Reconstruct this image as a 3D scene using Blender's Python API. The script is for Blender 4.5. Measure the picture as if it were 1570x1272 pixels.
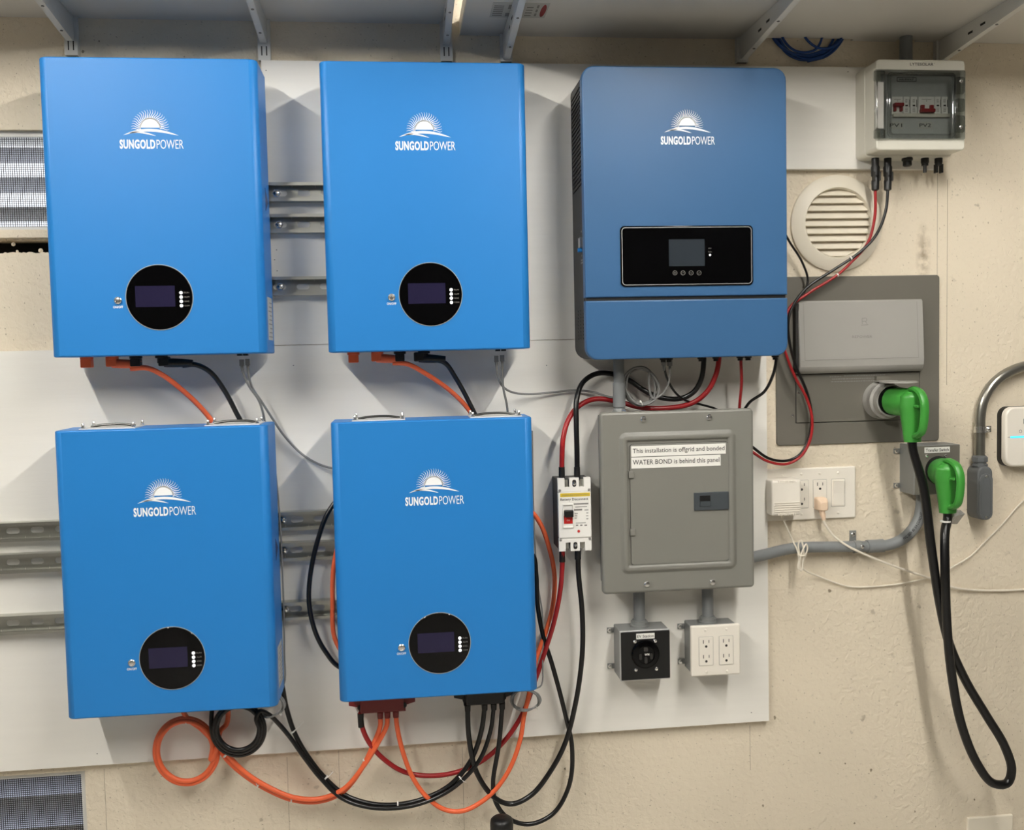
import bpy, bmesh, math, random
from mathutils import Vector, Matrix
random.seed(7)
for o in list(bpy.data.objects): bpy.data.objects.remove(o)
scene = bpy.context.scene
col = scene.collection

# ------------------------------------------------------------------ camera
FPX, DIST, EYE = 1500.0, 2.25, 1.5
YAW, PIT, ROL = -0.112886563, 0.0575191283, -0.0222615966
def _rot(y, p, r):
    c, s = math.cos, math.sin
    Ry = Matrix(((c(y),0,s(y)),(0,1,0),(-s(y),0,c(y))))
    Rp = Matrix(((1,0,0),(0,c(p),-s(p)),(0,s(p),c(p))))
    Rr = Matrix(((c(r),-s(r),0),(s(r),c(r),0),(0,0,1)))
    return Rr @ Rp @ Ry                      # (right, down, forward) world -> camera
RM = _rot(YAW, PIT, ROL); RT = RM.transposed()
def conv(v): return Vector((v[0], v[2], -v[1]))
cam = bpy.data.objects.new('camera', bpy.data.cameras.new('camera')); col.objects.link(cam)
cr, cd, cf = conv(RM[0]), conv(RM[1]), conv(RM[2])
cam.matrix_world = Matrix(((cr.x,-cd.x,-cf.x,0),(cr.y,-cd.y,-cf.y,-DIST),(cr.z,-cd.z,-cf.z,EYE),(0,0,0,1)))
cam.data.sensor_fit = 'HORIZONTAL'; cam.data.sensor_width = 36.0
cam.data.lens = FPX/1570*36.0; cam.data.clip_start = 0.05
scene.camera = cam
def at(px, py, y=0.0):
    """point of the plane at depth y that the photograph shows at pixel px, py"""
    d = RT @ Vector(((px-785)/FPX, (py-636)/FPX, 1.0)); t = (y+DIST)/d.z
    return Vector((d.x*t, y, EYE-d.y*t))
def R4(x0, y0, x1, y1, y):
    mx, my = (x0+x1)/2, (y0+y1)/2
    l, r = at(x0,my,y).x, at(x1,my,y).x; t, b = at(mx,y0,y).z, at(mx,y1,y).z
    return (l+r)/2, (t+b)/2, r-l, t-b

# ------------------------------------------------------------------ light
world = bpy.data.worlds.new('world'); scene.world = world; world.use_nodes = True
world.node_tree.nodes['Background'].inputs[0].default_value = (0.90, 0.94, 1.0, 1)
world.node_tree.nodes['Background'].inputs[1].default_value = 1.5
LAMP_STRENGTH = 178.0
vs = scene.view_settings
vs.view_transform = 'Standard'; vs.look = 'None'; vs.gamma = 1.0; vs.exposure = 0.10; vs.use_curve_mapping = False

# ------------------------------------------------------------------ materials
def lin(c):
    return tuple((v/255/12.92 if v/255 <= 0.04045 else ((v/255+0.055)/1.055)**2.4) for v in c)+(1.0,)
MATS = {}
def pm(name, rgb, rough=0.5, metal=0.0, var=0.06, vscale=18.0, bump=0.0, bscale=200.0, spec=0.5, stretch=None):
    if name in MATS: return MATS[name]
    m = bpy.data.materials.new(name); m.use_nodes = True; nt = m.node_tree; b = nt.nodes['Principled BSDF']
    tc = nt.nodes.new('ShaderNodeTexCoord'); src = tc.outputs['Object']
    if stretch:
        mp = nt.nodes.new('ShaderNodeMapping'); mp.inputs['Scale'].default_value = stretch
        nt.links.new(src, mp.inputs[0]); src = mp.outputs[0]
    n = nt.nodes.new('ShaderNodeTexNoise'); n.inputs['Scale'].default_value = vscale; n.inputs['Detail'].default_value = 4
    nt.links.new(src, n.inputs['Vector'])
    mx = nt.nodes.new('ShaderNodeMix'); mx.data_type = 'RGBA'
    c = lin(rgb)
    mx.inputs[6].default_value = tuple(v*(1-var) for v in c[:3])+(1,)
    mx.inputs[7].default_value = tuple(min(1, v*(1+var)) for v in c[:3])+(1,)
    nt.links.new(n.outputs['Fac'], mx.inputs[0]); nt.links.new(mx.outputs[2], b.inputs['Base Color'])
    b.inputs['Roughness'].default_value = rough; b.inputs['Metallic'].default_value = metal
    b.inputs['Specular IOR Level'].default_value = spec
    if bump:
        n2 = nt.nodes.new('ShaderNodeTexNoise'); n2.inputs['Scale'].default_value = bscale; n2.inputs['Detail'].default_value = 3
        nt.links.new(src, n2.inputs['Vector'])
        bp = nt.nodes.new('ShaderNodeBump'); bp.inputs['Strength'].default_value = bump; bp.inputs['Distance'].default_value = 0.002
        nt.links.new(n2.outputs['Fac'], bp.inputs['Height']); nt.links.new(bp.outputs[0], b.inputs['Normal'])
    MATS[name] = m; return m
def emit(name, rgb, s):
    m = bpy.data.materials.new(name); m.use_nodes = True; b = m.node_tree.nodes['Principled BSDF']
    b.inputs['Base Color'].default_value = lin(rgb); b.inputs['Emission Color'].default_value = lin(rgb); b.inputs['Emission Strength'].default_value = s
    MATS[name] = m; return m
pm('blue', (34,121,193), 0.42, var=0.02, vscale=6, bump=0.04, bscale=900, spec=0.36)
pm('slate_blue', (54,93,134), 0.36, var=0.02, vscale=5, bump=0.03, bscale=900, spec=0.25)
pm('print_white', (240,243,245), 0.6, var=0.01)
pm('black_gloss', (5,5,6), 0.08, var=0.1, spec=0.22)
pm('black', (14,14,14), 0.45, var=0.2)
pm('black_body', (42,41,39), 0.5, var=0.15, vscale=40)
pm('black_cable', (10,10,11), 0.32, var=0.2, vscale=60)
pm('screen', (34,31,56), 0.1, var=0.12, vscale=25, spec=0.25)
pm('lcd', (44,50,56), 0.1, var=0.12, vscale=25)
pm('chrome', (232,232,230), 0.25, 1.0)
pm('zinc', (196,196,188), 0.34, 1.0, var=0.12, vscale=30, stretch=(0.2,1,3))
pm('dark_steel', (70,70,68), 0.35, 0.8)
pm('silver_line', (190,190,190), 0.35, 0.6)
pm('grey_panel', (124,123,116), 0.42, var=0.03, vscale=8, bump=0.03, bscale=700)
pm('grey_box', (132,134,132), 0.42, 0.15, var=0.08, vscale=25)
pm('grey_plate', (104,101,92), 0.5, var=0.03, vscale=9)
pm('grey_lid', (158,156,150), 0.48, var=0.03, vscale=9)
pm('grey_dark', (62,68,72), 0.45)
pm('pvc', (122,125,126), 0.45, var=0.04)
pm('white_plastic', (232,226,214), 0.35, var=0.015)
pm('white_metal', (214,213,208), 0.4, var=0.03)
pm('ivory', (226,218,200), 0.45, var=0.02)
pm('lyte_white', (212,209,196), 0.38, var=0.02)
pm('inner_grey', (176,178,176), 0.5, var=0.03)
pm('orange', (234,104,60), 0.42, var=0.06, vscale=40)
pm('red_cable', (150,22,26), 0.38, var=0.08, vscale=40)
pm('red_cover', (122,26,24), 0.45, var=0.1)
pm('red', (196,34,30), 0.4)
pm('dark_red', (140,20,24), 0.4)
pm('grey_cable', (128,128,126), 0.45, var=0.05)
pm('white_cord', (228,220,204), 0.45, var=0.03)
pm('beige_plug', (232,205,178), 0.4, var=0.05)
pm('green', (60,142,54), 0.4, var=0.05, vscale=25)
pm('blue_cable', (22,62,124), 0.4, var=0.1)
pm('emt', (150,148,140), 0.28, 0.85, var=0.05)
pm('label_white', (236,234,228), 0.55, var=0.02)
pm('label_grey', (178,178,172), 0.55, var=0.05)
pm('yellow', (214,186,40), 0.5)
pm('ink', (38,36,34), 0.6)
pm('ink_grey', (128,126,122), 0.6)
pm('foil', (190,188,182), 0.25, 0.7, var=0.3, vscale=120, bump=0.6, bscale=120)
pm('slat_white', (214,216,224), 0.4, var=0.08, vscale=80, bump=0.3, bscale=300)
pm('wire', (50,48,46), 0.6)
pm('cavity', (12,11,10), 0.9)
pm('shelf', (206,203,196), 0.5, var=0.03, vscale=5)
pm('floor', (178,174,166), 0.7, var=0.1, vscale=4, bump=0.1)
pm('ceiling', (120,118,114), 0.8, var=0.03)
pm('seam', (146,134,112), 0.8, var=0.3, vscale=30)
pm('pvc_dark', (96,99,100), 0.45, var=0.05)
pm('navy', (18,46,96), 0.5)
emit('led_white', (255,255,255), 1.3)
emit('led_blue', (70,190,240), 1.3)
emit('lamp_glow', (255,251,244), LAMP_STRENGTH)

def smoked():
    m = bpy.data.materials.new('smoked_clear'); m.use_nodes = True; nt = m.node_tree; nt.nodes.clear()
    out = nt.nodes.new('ShaderNodeOutputMaterial'); mix = nt.nodes.new('ShaderNodeMixShader')
    tr = nt.nodes.new('ShaderNodeBsdfTransparent'); gl = nt.nodes.new('ShaderNodeBsdfGlossy'); fr = nt.nodes.new('ShaderNodeFresnel')
    n = nt.nodes.new('ShaderNodeTexNoise'); n.inputs['Scale'].default_value = 20
    mxc = nt.nodes.new('ShaderNodeMix'); mxc.data_type = 'RGBA'
    mxc.inputs[6].default_value = (0.78,0.79,0.78,1); mxc.inputs[7].default_value = (0.84,0.85,0.84,1)
    nt.links.new(n.outputs['Fac'], mxc.inputs[0]); nt.links.new(mxc.outputs[2], tr.inputs[0])
    gl.inputs['Roughness'].default_value = 0.06; fr.inputs['IOR'].default_value = 1.5
    nt.links.new(fr.outputs[0], mix.inputs[0]); nt.links.new(tr.outputs[0], mix.inputs[1]); nt.links.new(gl.outputs[0], mix.inputs[2])
    nt.links.new(mix.outputs[0], out.inputs[0]); MATS['smoked'] = m
smoked()

def wall_mat(name, base, speck, bumpS):
    m = bpy.data.materials.new(name); m.use_nodes = True; nt = m.node_tree; b = nt.nodes['Principled BSDF']
    tc = nt.nodes.new('ShaderNodeTexCoord'); P = tc.outputs['Object']
    def noise(sc, det=3, dist=0.0):
        n = nt.nodes.new('ShaderNodeTexNoise'); n.inputs['Scale'].default_value = sc; n.inputs['Detail'].default_value = det
        n.inputs['Distortion'].default_value = dist; nt.links.new(P, n.inputs['Vector']); return n.outputs['Fac']
    def ramp(f, a, c):
        r = nt.nodes.new('ShaderNodeMapRange'); r.inputs[1].default_value = a; r.inputs[2].default_value = c
        nt.links.new(f, r.inputs[0]); return r.outputs[0]
    def mix(f, A, Bc):
        x = nt.nodes.new('ShaderNodeMix'); x.data_type = 'RGBA'; nt.links.new(f, x.inputs[0])
        for i, v in ((6, A), (7, Bc)):
            if isinstance(v, tuple): x.inputs[i].default_value = v
            else: nt.links.new(v, x.inputs[i])
        return x.outputs[2]
    def mul(a, c):
        x = nt.nodes.new('ShaderNodeMath'); x.operation = 'MULTIPLY'; nt.links.new(a, x.inputs[0])
        if isinstance(c, float): x.inputs[1].default_value = c
        else: nt.links.new(c, x.inputs[1])
        return x.outputs[0]
    c = lin(base); dk = tuple(v*0.9 for v in c[:3])+(1,)
    colr = mix(ramp(noise(2.2), 0.35, 0.7), c, dk)
    if speck:
        colr = mix(mul(ramp(noise(150, 2), 0.66, 0.72), 0.55), colr, lin((128,112,88)))
        colr = mix(mul(mul(ramp(noise(34, 5), 0.66, 0.72), ramp(noise(3.0), 0.45, 0.6)), 0.5), colr, lin((120,106,84)))
        # dirty run-down mark on the plaster right of the round vent
        sx = nt.nodes.new('ShaderNodeMapping'); p = at(1416, 390, 0)
        sx.inputs['Location'].default_value = (-p.x/0.022, 0, -p.z/0.085); sx.inputs['Scale'].default_value = (1/0.022, 0.0, 1/0.085)
        nt.links.new(P, sx.inputs[0])
        gr = nt.nodes.new('ShaderNodeTexGradient'); gr.gradient_type = 'SPHERICAL'; nt.links.new(sx.outputs[0], gr.inputs[0])
        colr = mix(mul(mul(gr.outputs['Fac'], ramp(noise(60, 4), 0.35, 0.6)), 0.75), colr, lin((126,106,76)))
    nt.links.new(colr, b.inputs['Base Color'])
    b.inputs['Roughness'].default_value = 0.62
    bp = nt.nodes.new('ShaderNodeBump'); bp.inputs['Strength'].default_value = bumpS; bp.inputs['Distance'].default_value = 0.004
    nt.links.new(noise(70, 3, 0.6), bp.inputs['Height']); nt.links.new(bp.outputs[0], b.inputs['Normal'])
    MATS[name] = m
wall_mat('plaster', (228,216,194), True, 0.85)
wall_mat('plain_wall', (104,101,96), False, 0.2)
pm('board_white', (236,233,225), 0.45, var=0.035, vscale=14, bump=0.12, bscale=60, stretch=(0.25,1,3))

# ------------------------------------------------------------------ geometry helpers
def rrect(cx, cz, w, h, r, n=5):
    r = max(1e-5, min(r, w/2-1e-5, h/2-1e-5)); o = []
    for qx, qz, a0 in ((1,1,0),(-1,1,90),(-1,-1,180),(1,-1,270)):
        for k in range(n+1):
            a = math.radians(a0+90*k/n)
            o.append((cx+qx*(w/2-r)+r*math.cos(a), cz+qz*(h/2-r)+r*math.sin(a)))
    return o
def catmull(P, sub=8):
    P = [Vector(p) for p in P]
    if len(P) < 3: return P
    Q = [2*P[0]-P[1]]+P+[2*P[-1]-P[-2]]; out = []
    for i in range(1, len(Q)-2):
        p0, p1, p2, p3 = Q[i-1:i+3]
        t0 = 0.0; t1 = t0+max(1e-5, (p1-p0).length**0.5); t2 = t1+max(1e-5, (p2-p1).length**0.5); t3 = t2+max(1e-5, (p3-p2).length**0.5)
        for k in range(sub):
            t = t1+(t2-t1)*k/sub
            a1 = (t1-t)/(t1-t0)*p0+(t-t0)/(t1-t0)*p1; a2 = (t2-t)/(t2-t1)*p1+(t-t1)/(t2-t1)*p2; a3 = (t3-t)/(t3-t2)*p2+(t-t2)/(t3-t2)*p3
            b1 = (t2-t)/(t2-t0)*a1+(t-t0)/(t2-t0)*a2; b2 = (t3-t)/(t3-t1)*a2+(t-t1)/(t3-t1)*a3
            out.append((t2-t)/(t2-t1)*b1+(t-t1)/(t2-t1)*b2)
    out.append(P[-1]); return out
TXT = {}
def text_data(s, bold):
    k = (s, bold)
    if k not in TXT:
        c = bpy.data.curves.new('t', 'FONT'); c.body = s; c.offset = bold; c.resolution_u = 3; c.space_character = 1.0+bold*3
        o = bpy.data.objects.new('t', c); me = bpy.data.meshes.new_from_object(o)
        v = [(p.co.x, p.co.y) for p in me.vertices]; f = [list(p.vertices) for p in me.polygons]
        x0 = min(p[0] for p in v); x1 = max(p[0] for p in v); y0 = min(p[1] for p in v); y1 = max(p[1] for p in v)
        TXT[k] = ([((a-x0)/(x1-x0)-0.5, (b-y0)/(y1-y0)-0.5) for a, b in v], f)
        bpy.data.objects.remove(o); bpy.data.curves.remove(c); bpy.data.meshes.remove(me)
    return TXT[k]
class G:
    def __init__(s): s.v = []; s.f = []
    def add(s, v, f):
        b = len(s.v); s.v += [tuple(p) for p in v]; s.f += [[i+b for i in q] for q in f]; return s
    def loft(s, rings, c0=True, c1=True, loop=False):
        n = len(rings[0]); v = [p for r in rings for p in r]; f = []
        m = len(rings)
        for i in range(m if loop else m-1):
            a, b = i*n, ((i+1) % m)*n
            for k in range(n): f.append([a+k, a+(k+1) % n, b+(k+1) % n, b+k])
        if not loop:
            if c0: f.append(list(range(n))[::-1])
            if c1: f.append([(m-1)*n+k for k in range(n)])
        return s.add(v, f)
    def box(s, x0, x1, y0, y1, z0, z1):
        v = [(x,y,z) for x in (x0,x1) for y in (y0,y1) for z in (z0,z1)]
        return s.add(v, [[0,1,3,2],[4,6,7,5],[0,4,5,1],[2,3,7,6],[0,2,6,4],[1,5,7,3]])
    def rbox(s, cx, cz, w, h, y0, y1, r=0.0, b=0.0, n=5, dome=None):
        """rounded rectangle in the wall plane, from depth y0 out to y1, front edge rounded by b"""
        sg = -1 if y1 < y0 else 1; R = [(w, h, r, y0)]
        if b:
            for k in range(4):
                a = math.radians(30*k); i = b*(1-math.cos(a))
                R.append((w-2*i, h-2*i, max(r-i, 1e-5), y1-sg*b*(1-math.sin(a))))
        else: R.append((w, h, r, y1))
        return s.loft([[(x, q[3], z) for x, z in rrect(cx, cz, q[0], q[1], q[2], n)] for q in R])
    def frame(s, cx, cz, w, h, r, iw, ih, ir, y0, y1, b=0.0, n=5):
        R = [(w,h,r,y0),(w,h,r,y1+b),(w-2*b,h-2*b,max(r-b,1e-5),y1),(iw+2*b,ih+2*b,ir+b,y1),(iw,ih,ir,y1+b),(iw,ih,ir,y0)]
        return s.loft([[(x,q[3],z) for x,z in rrect(cx,cz,q[0],q[1],q[2],n)] for q in R], loop=True)
    def poly(s, pts, y0, y1, b=0.0):
        n = len(pts); return s.loft([[(x,y0,z) for x,z in pts], [(x,y1,z) for x,z in pts]])
    def polyx(s, pts, x0, x1):
        return s.loft([[(x0,y,z) for y,z in pts], [(x1,y,z) for y,z in pts]])
    def lathe(s, c, prof, n=28, axis='y', a0=0, loop=False):
        rings = []
        for r, d in prof:
            ring = []
            for k in range(n):
                a = 2*math.pi*k/n+a0; u, w = r*math.cos(a), r*math.sin(a)
                ring.append((c[0]+u, c[1]+d, c[2]+w) if axis == 'y' else (c[0]+u, c[1]+w, c[2]+d) if axis == 'z' else (c[0]+d, c[1]+u, c[2]+w))
            rings.append(ring)
        return s.loft(rings, loop=loop)
    def cyl(s, p0, p1, r0, r1=None, n=16): return s.tube([p0, p1], r0, n, rad=[r0, r0 if r1 is None else r1], sub=0)
    def tube(s, pts, r, n=10, rad=None, sub=8, flat=None):
        P = catmull(pts, sub) if sub else [Vector(p) for p in pts]
        if rad and len(rad) != len(P):
            m = len(rad)-1; L = []
            for i in range(len(P)):
                t = i/(len(P)-1)*m; k = min(int(t), m-1); L.append(rad[k]+(rad[k+1]-rad[k])*(t-k))
            rad = L
        T = [(P[min(i+1,len(P)-1)]-P[max(i-1,0)]).normalized() for i in range(len(P))]
        N = T[0].orthogonal().normalized() if abs(T[0].x) > 0.99 else (Vector((1,0,0))-T[0]*T[0].x).normalized()
        rings = []
        for i, p in enumerate(P):
            N = (N-T[i]*N.dot(T[i])).normalized(); Bn = T[i].cross(N); q = rad[i] if rad else r
            fx = flat if flat else 1.0
            rings.append([tuple(p+N*(q*fx*math.cos(2*math.pi*k/n))+Bn*(q*math.sin(2*math.pi*k/n))) for k in range(n)])
        return s.loft(rings)
    def text(s, t, cx, cz, w, h, y, bold=0.0, shear=0.0):
        v, f = text_data(t, bold); return s.add([(cx+a*w, y, cz+b*h+a*w*shear) for a, b in v], f)
    def build(s, name, mat, parent=None, smooth=True, ang=38):
        off = OFF[parent.name] if parent else None
        if off is None:
            xs, ys, zs = zip(*s.v); off = Vector(((min(xs)+max(xs))/2, (min(ys)+max(ys))/2, min(zs)))
        me = bpy.data.meshes.new(name); me.from_pydata([(Vector(p)-off) for p in s.v], [], s.f)
        bm = bmesh.new(); bm.from_mesh(me); bmesh.ops.recalc_face_normals(bm, faces=bm.faces); bm.to_mesh(me); bm.free()
        if smooth:
            me.polygons.foreach_set('use_smooth', [True]*len(me.polygons)); me.set_sharp_from_angle(angle=math.radians(ang))
            for pg in me.polygons:
                if len(pg.vertices) > 6 or pg.area > 0.004: pg.use_smooth = False
        me.materials.append(MATS[mat])
        o = bpy.data.objects.new(name, me); col.objects.link(o); OFF[o.name] = off
        if parent: o.parent = parent
        else: o.location = off
        return o
OFF = {}
def tag(o, label, cat, group=None):
    o['label'] = label; o['category'] = cat
    if group: o['group'] = group
    return o
def thing(name, label, cat, loc, group=None):
    o = bpy.data.objects.new(name, None); col.objects.link(o); o.location = loc; o.empty_display_size = 0.05
    OFF[o.name] = Vector(loc); return tag(o, label, cat, group)
def struct(o): o['kind'] = 'structure'; return o
def part(o, label): o['label'] = label; return o
def screw(par, p, r=0.0042, name='screw', mat='chrome', d=-1):
    """pan head screw facing the room at point p"""
    h = r*0.7
    g = G().lathe(p, [(r,0),(r,d*h*0.5),(r*0.75,d*h*0.9),(r*0.2,d*h)], n=12)
    return g.build(name, mat, par)

# ------------------------------------------------------------------ the room
XL, XR, YF, ZC = -3.6, 3.8, -7.0, 2.80
def slab(name, x0, x1, y0, y1, z0, z1, mat): return struct(G().box(x0,x1,y0,y1,z0,z1).build(name, mat, smooth=False))
v1 = (at(-110,280).x, at(138,280).x, at(40,352).z, at(40,199).z)          # upper vent opening
gp = (v1[0], v1[1], at(40,388).z, at(40,364).z)                           # broken gap under it
v2 = (at(-110,1230).x, at(132,1230).x, at(60,1345).z, at(60,1186).z)      # lower vent opening
xs = sorted({XL, v1[0], v1[1], v2[0], v2[1], XR}); zs = sorted({0.0, v2[2], v2[3], gp[2], gp[3], v1[2], v1[3], ZC})
g = G()
for i in range(len(xs)-1):
    for k in range(len(zs)-1):
        mx, mz = (xs[i]+xs[i+1])/2, (zs[k]+zs[k+1])/2
        if any(a < mx < b and c < mz < d for a, b, c, d in (v1, gp, v2)): continue
        g.box(xs[i], xs[i+1], 0, 0.11, zs[k], zs[k+1])
wall = struct(g.build('wall_back', 'plaster', smooth=False))
wall.location = (0,0,0)
for v in wall.data.vertices: v.co += OFF[wall.name]
OFF[wall.name] = Vector((0,0,0))
slab('floor', XL-.1, XR+.1, YF-.1, 0.11, -0.08, 0, 'floor')
slab('ceiling', XL-.1, XR+.1, YF-.1, 0.11, ZC, ZC+0.08, 'ceiling')
slab('wall_left', XL-.1, XL, YF-.1, 0.11, 0, ZC, 'plain_wall')
slab('wall_right', XR, XR+.1, YF-.1, 0.11, 0, ZC, 'plain_wall')
slab('wall_front', XL, XR, YF-.1, YF, 0, ZC, 'plain_wall')
# plaster joints, chips
def seam(px0, py0, px1, py1, w=0.0008):
    a, b = at(px0,py0), at(px1,py1); x = (a.x+b.x)/2
    G().box(x-w/2, x+w/2, 0.002, -0.0004, b.z, a.z).build('plaster_joint', 'seam', wall, smooth=False)
for q in ((163,1178,163,1330),(443,1160,443,1330),(520,1150,520,1210),(711,1145,711,1330),(1150,1112,1150,1180),(1437,262,1437,480),(1452,275,1452,590)): seam(*q)
for (px, py) in ((152,63),(127,79),(1257,1154),(1296,1170),(1310,1262),(1403,1244),(1494,1225),(866,1178),(1170,1235),(1188,1100),(1335,1180),(1272,905)):
    c = at(px, py); r = random.uniform(0.0018,0.0038)
    pts = [(c.x+r*random.uniform(.5,1.2)*math.cos(a), c.z+1.3*r*random.uniform(.5,1.2)*math.sin(a)) for a in [k*math.pi/4 for k in range(8)]]
    G().poly(pts, 0.002, -0.0005).build('plaster_chip', 'seam', wall, smooth=False)

# ------------------------------------------------------------------ ceiling lamps (two long battens running away from the wall)
for X, side in ((-1.168,'left'), (0.995,'right')):
    for k, (ya, w_) in enumerate(((-0.88,'nearer the wall'), (-2.00,'farther from the wall'))):
        yb = ya-1.08
        t = thing('batten_lamp', 'white ceiling batten lamp in the %s row, %s' % (side, w_), 'lamp', (X,(ya+yb)/2,2.70), 'ceiling batten lamps')
        G().box(X-.05, X+.05, ya+.02, yb-.02, 2.725, ZC).build('housing', 'white_metal', t, smooth=False)
        G().tube([(X,ya,2.705),(X,yb,2.705)], 0.021, 12, sub=0).build('diffuser_tube', 'lamp_glow', t)

# ------------------------------------------------------------------ louvred vents in the back wall
def louver(name, op, label, nsl, tilt, cover):
    x0, x1, z0, z1 = op; t = thing(name, label, 'vent', ((x0+x1)/2, 0.03, z0), 'louvred wall vents')
    f = G(); b = 0.012
    f.box(x0,x1,0.012,0.10,z1-b,z1); f.box(x0,x1,0.012,0.10,z0,z0+b*0.6); f.box(x0,x0+b,0.012,0.10,z0+b*.6,z1-b); f.box(x1-b,x1,0.012,0.10,z0+b*.6,z1-b)
    f.build('frame', 'white_metal', t, smooth=False)
    p = (z1-z0-b*1.6)/nsl
    for k in range(nsl):
        zc = z0+b*.6+p*(k+0.5); L = p*cover
        pts = [(0.034, zc+L*tilt), (0.036, zc+L*tilt+0.002), (0.088, zc-L*0.75+0.003), (0.088, zc-L*0.75)] if tilt > 0 else \
              [(0.034, zc-L), (0.036, zc-L-0.002), (0.088, zc+L*.75), (0.086, zc+L*.75+0.003)]
        G().polyx(pts, x0+b, x1-b).build('slat', 'slat_white', t, smooth=False)
    m = G(); w = 0.0005; s = 0.0046
    n = int((x1-x0)/s)
    for k in range(1, n): m.box(x0+k*s-w, x0+k*s+w, 0.020, 0.0212, z0+b*.6, z1-b)
    n = int((z1-z0)/s)
    for k in range(2, n-2): m.box(x0+b, x1-b, 0.0212, 0.0224, z0+k*s-w, z0+k*s+w)
    o = m.build('wire_mesh', 'wire', t, smooth=False); o['kind'] = 'stuff'
louver('louver_vent', v1, 'pale louvred vent behind wire mesh left of the upper left blue battery', 3, 1, 0.20)
louver('louver_vent', v2, 'dark louvred vent behind wire mesh in the bottom left corner', 3, 1, 0.74)
# broken gap: dark cavity with ragged plaster lips
cv = thing('plaster_gap', 'black ragged gap in the plaster below the upper louvred vent', 'hole', ((gp[0]+gp[1])/2, 0.06, gp[2]))
G().box(gp[0], gp[1], 0.10, 0.108, gp[2], gp[3]).build('backing', 'cavity', cv, smooth=False)
def ragged(zb, zt, seed, up):
    random.seed(seed); n = 60; top = []
    for k in range(n+1):
        x = gp[0]+(gp[1]-gp[0])*k/n; top.append((x, random.uniform(0.0008, 0.0055)))
    pts = [(x, (zb-0.001+d) if up else (zt+0.001-d)) for x, d in top]
    base = [(gp[1], zb-0.002), (gp[0], zb-0.002)] if up else [(gp[1], zt+0.002), (gp[0], zt+0.002)]
    return G().poly(pts+base, 0.05, 0.012)
ragged(gp[2], gp[3], 3, True).build('broken_edge', 'plaster', cv, smooth=False)
ragged(gp[2], gp[3], 5, False).build('broken_edge', 'plaster', cv, smooth=False)
for px, py, r in ((20,374,.0045),(26,385,.0035),(62,384,.0045),(60,366,.005)):
    c = at(px,py,0.02); random.seed(px); J = lambda: random.uniform(.7,1.2)
    G().lathe((c.x,0.022,c.z), [(r*.3*J(),r*.8),(r*.9*J(),r*.4),(r*J(),-.1*r),(r*.7*J(),-r*.6),(r*.2,-r*.8)], n=7, a0=px).build('plaster_crumb', 'plaster', cv, smooth=False)

# ------------------------------------------------------------------ white plywood backing
YB = -0.018
def xz(px, py, y): p = at(px,py,y); return (p.x, p.z)
zt, zm, zb = at(800,97,YB).z, at(840,521,YB).z, at(600,1143,YB).z
xl, xr, xs_, zst = at(404,200,YB).x, at(1177,820,YB).x, at(1446,255,YB).x, at(1300,259,YB).z
up = G().poly([(xl,zm+0.0006),(xr,zm+0.0006),(xr,zst),(xs_,zst),(xs_,zt),(xl,zt)], 0, YB).build('plywood_board', 'board_white', smooth=False)
tag(up, 'white painted plywood board behind the upper blue units, top strip running on to the right', 'board', 'painted backing boards')
lo = G().box(at(-160,1180,YB).x, xr, 0, YB, zb, zm-0.0006).build('plywood_board', 'board_white', smooth=False)
tag(lo, 'white painted plywood board behind the lower blue units and the grey breaker panel', 'board', 'painted backing boards')
for b_, L in ((up, ((408,108),(421,398),(424,383),(425,415),(1300,110))), (lo, ((149,1155),(1152,1092),(450,560),(838,560)))):
    for px, py in L:
        G().lathe(at(px,py,YB+0.0005), [(0.0016,0),(0.0012,-0.001)], n=8).build('nail_head', 'ink_grey', b_)

# ------------------------------------------------------------------ strut channels
YS = YB-0.026
def strut(pxa, pxb, pyc, pxc, label, bolts=()):
    zc = at(pxc, pyc, YS).z; x0 = at(pxa, pyc, YS).x; x1 = at(pxb, pyc, YS).x; h = 0.0205; tk = 0.0022
    t = thing('strut_channel', label, 'strut', ((x0+x1)/2, YB, zc-h), 'steel strut channels')
    g = G(); pitch = 0.0508; n = int((x1-x0)/pitch); x1 = x0+n*pitch
    prof = [(YB-tk, h-tk), (YS+tk, h-tk), (YS+tk, h-0.0050), (YS+0.006, h-0.0050), (YS+0.006, h-0.0068), (YS, h-0.0068), (YS, h), (YB, h), (YB, h-tk)]
    for sg in (1,-1): g.polyx([(y, zc+sg*z) for y, z in prof], x0, x1)
    N = 24
    for k in range(n):
        cx = x0+(k+0.5)*pitch; outr, inn = [], []
        for i in range(N):
            a = 2*math.pi*(i+0.5)/N; c, s = math.cos(a), math.sin(a)
            m = min(pitch/2/max(abs(c),1e-6), (h-tk)/max(abs(s),1e-6)); outr.append((cx+c*m, zc+s*m))
            sx = 0.0075 if c > 0 else -0.0075; inn.append((cx+sx+0.0066*c, zc+0.0066*s))
        for j, c in enumerate((0,)):
            R = [[(x,YB-tk,z) for x,z in outr], [(x,YB-tk,z) for x,z in inn], [(x,YB-0.0002,z) for x,z in inn]]
            g.loft(R, False, False)
    g.build('channel', 'zinc', t, ang=30)
    for px in bolts:
        p = at(px, pyc+(px-pxc)*-0.01, YB-tk)
        G().lathe((p.x,YB-tk,zc), [(0.009,0),(0.009,-0.0015),(0.0062,-0.0016),(0.0062,-0.006),(0.003,-0.0075)], n=6).build('bolt', 'chrome', t)
for i, (py, b, w) in enumerate(((293.5,424,'top'),(342,428,'middle'),(438,430,'lowest'))):
    strut(150, 790, py, 455, '%s of the three steel strut channels behind the upper two blue batteries' % w, (b,))
for i, (py, pyl, b, w) in enumerate(((798,810,434,'top'),(845,861,436,'middle'),(936,955,437,'lowest'))):
    strut(-45, 800, py, 470, '%s of the three steel strut channels behind the lower two blue batteries' % w, (b,))

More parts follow.
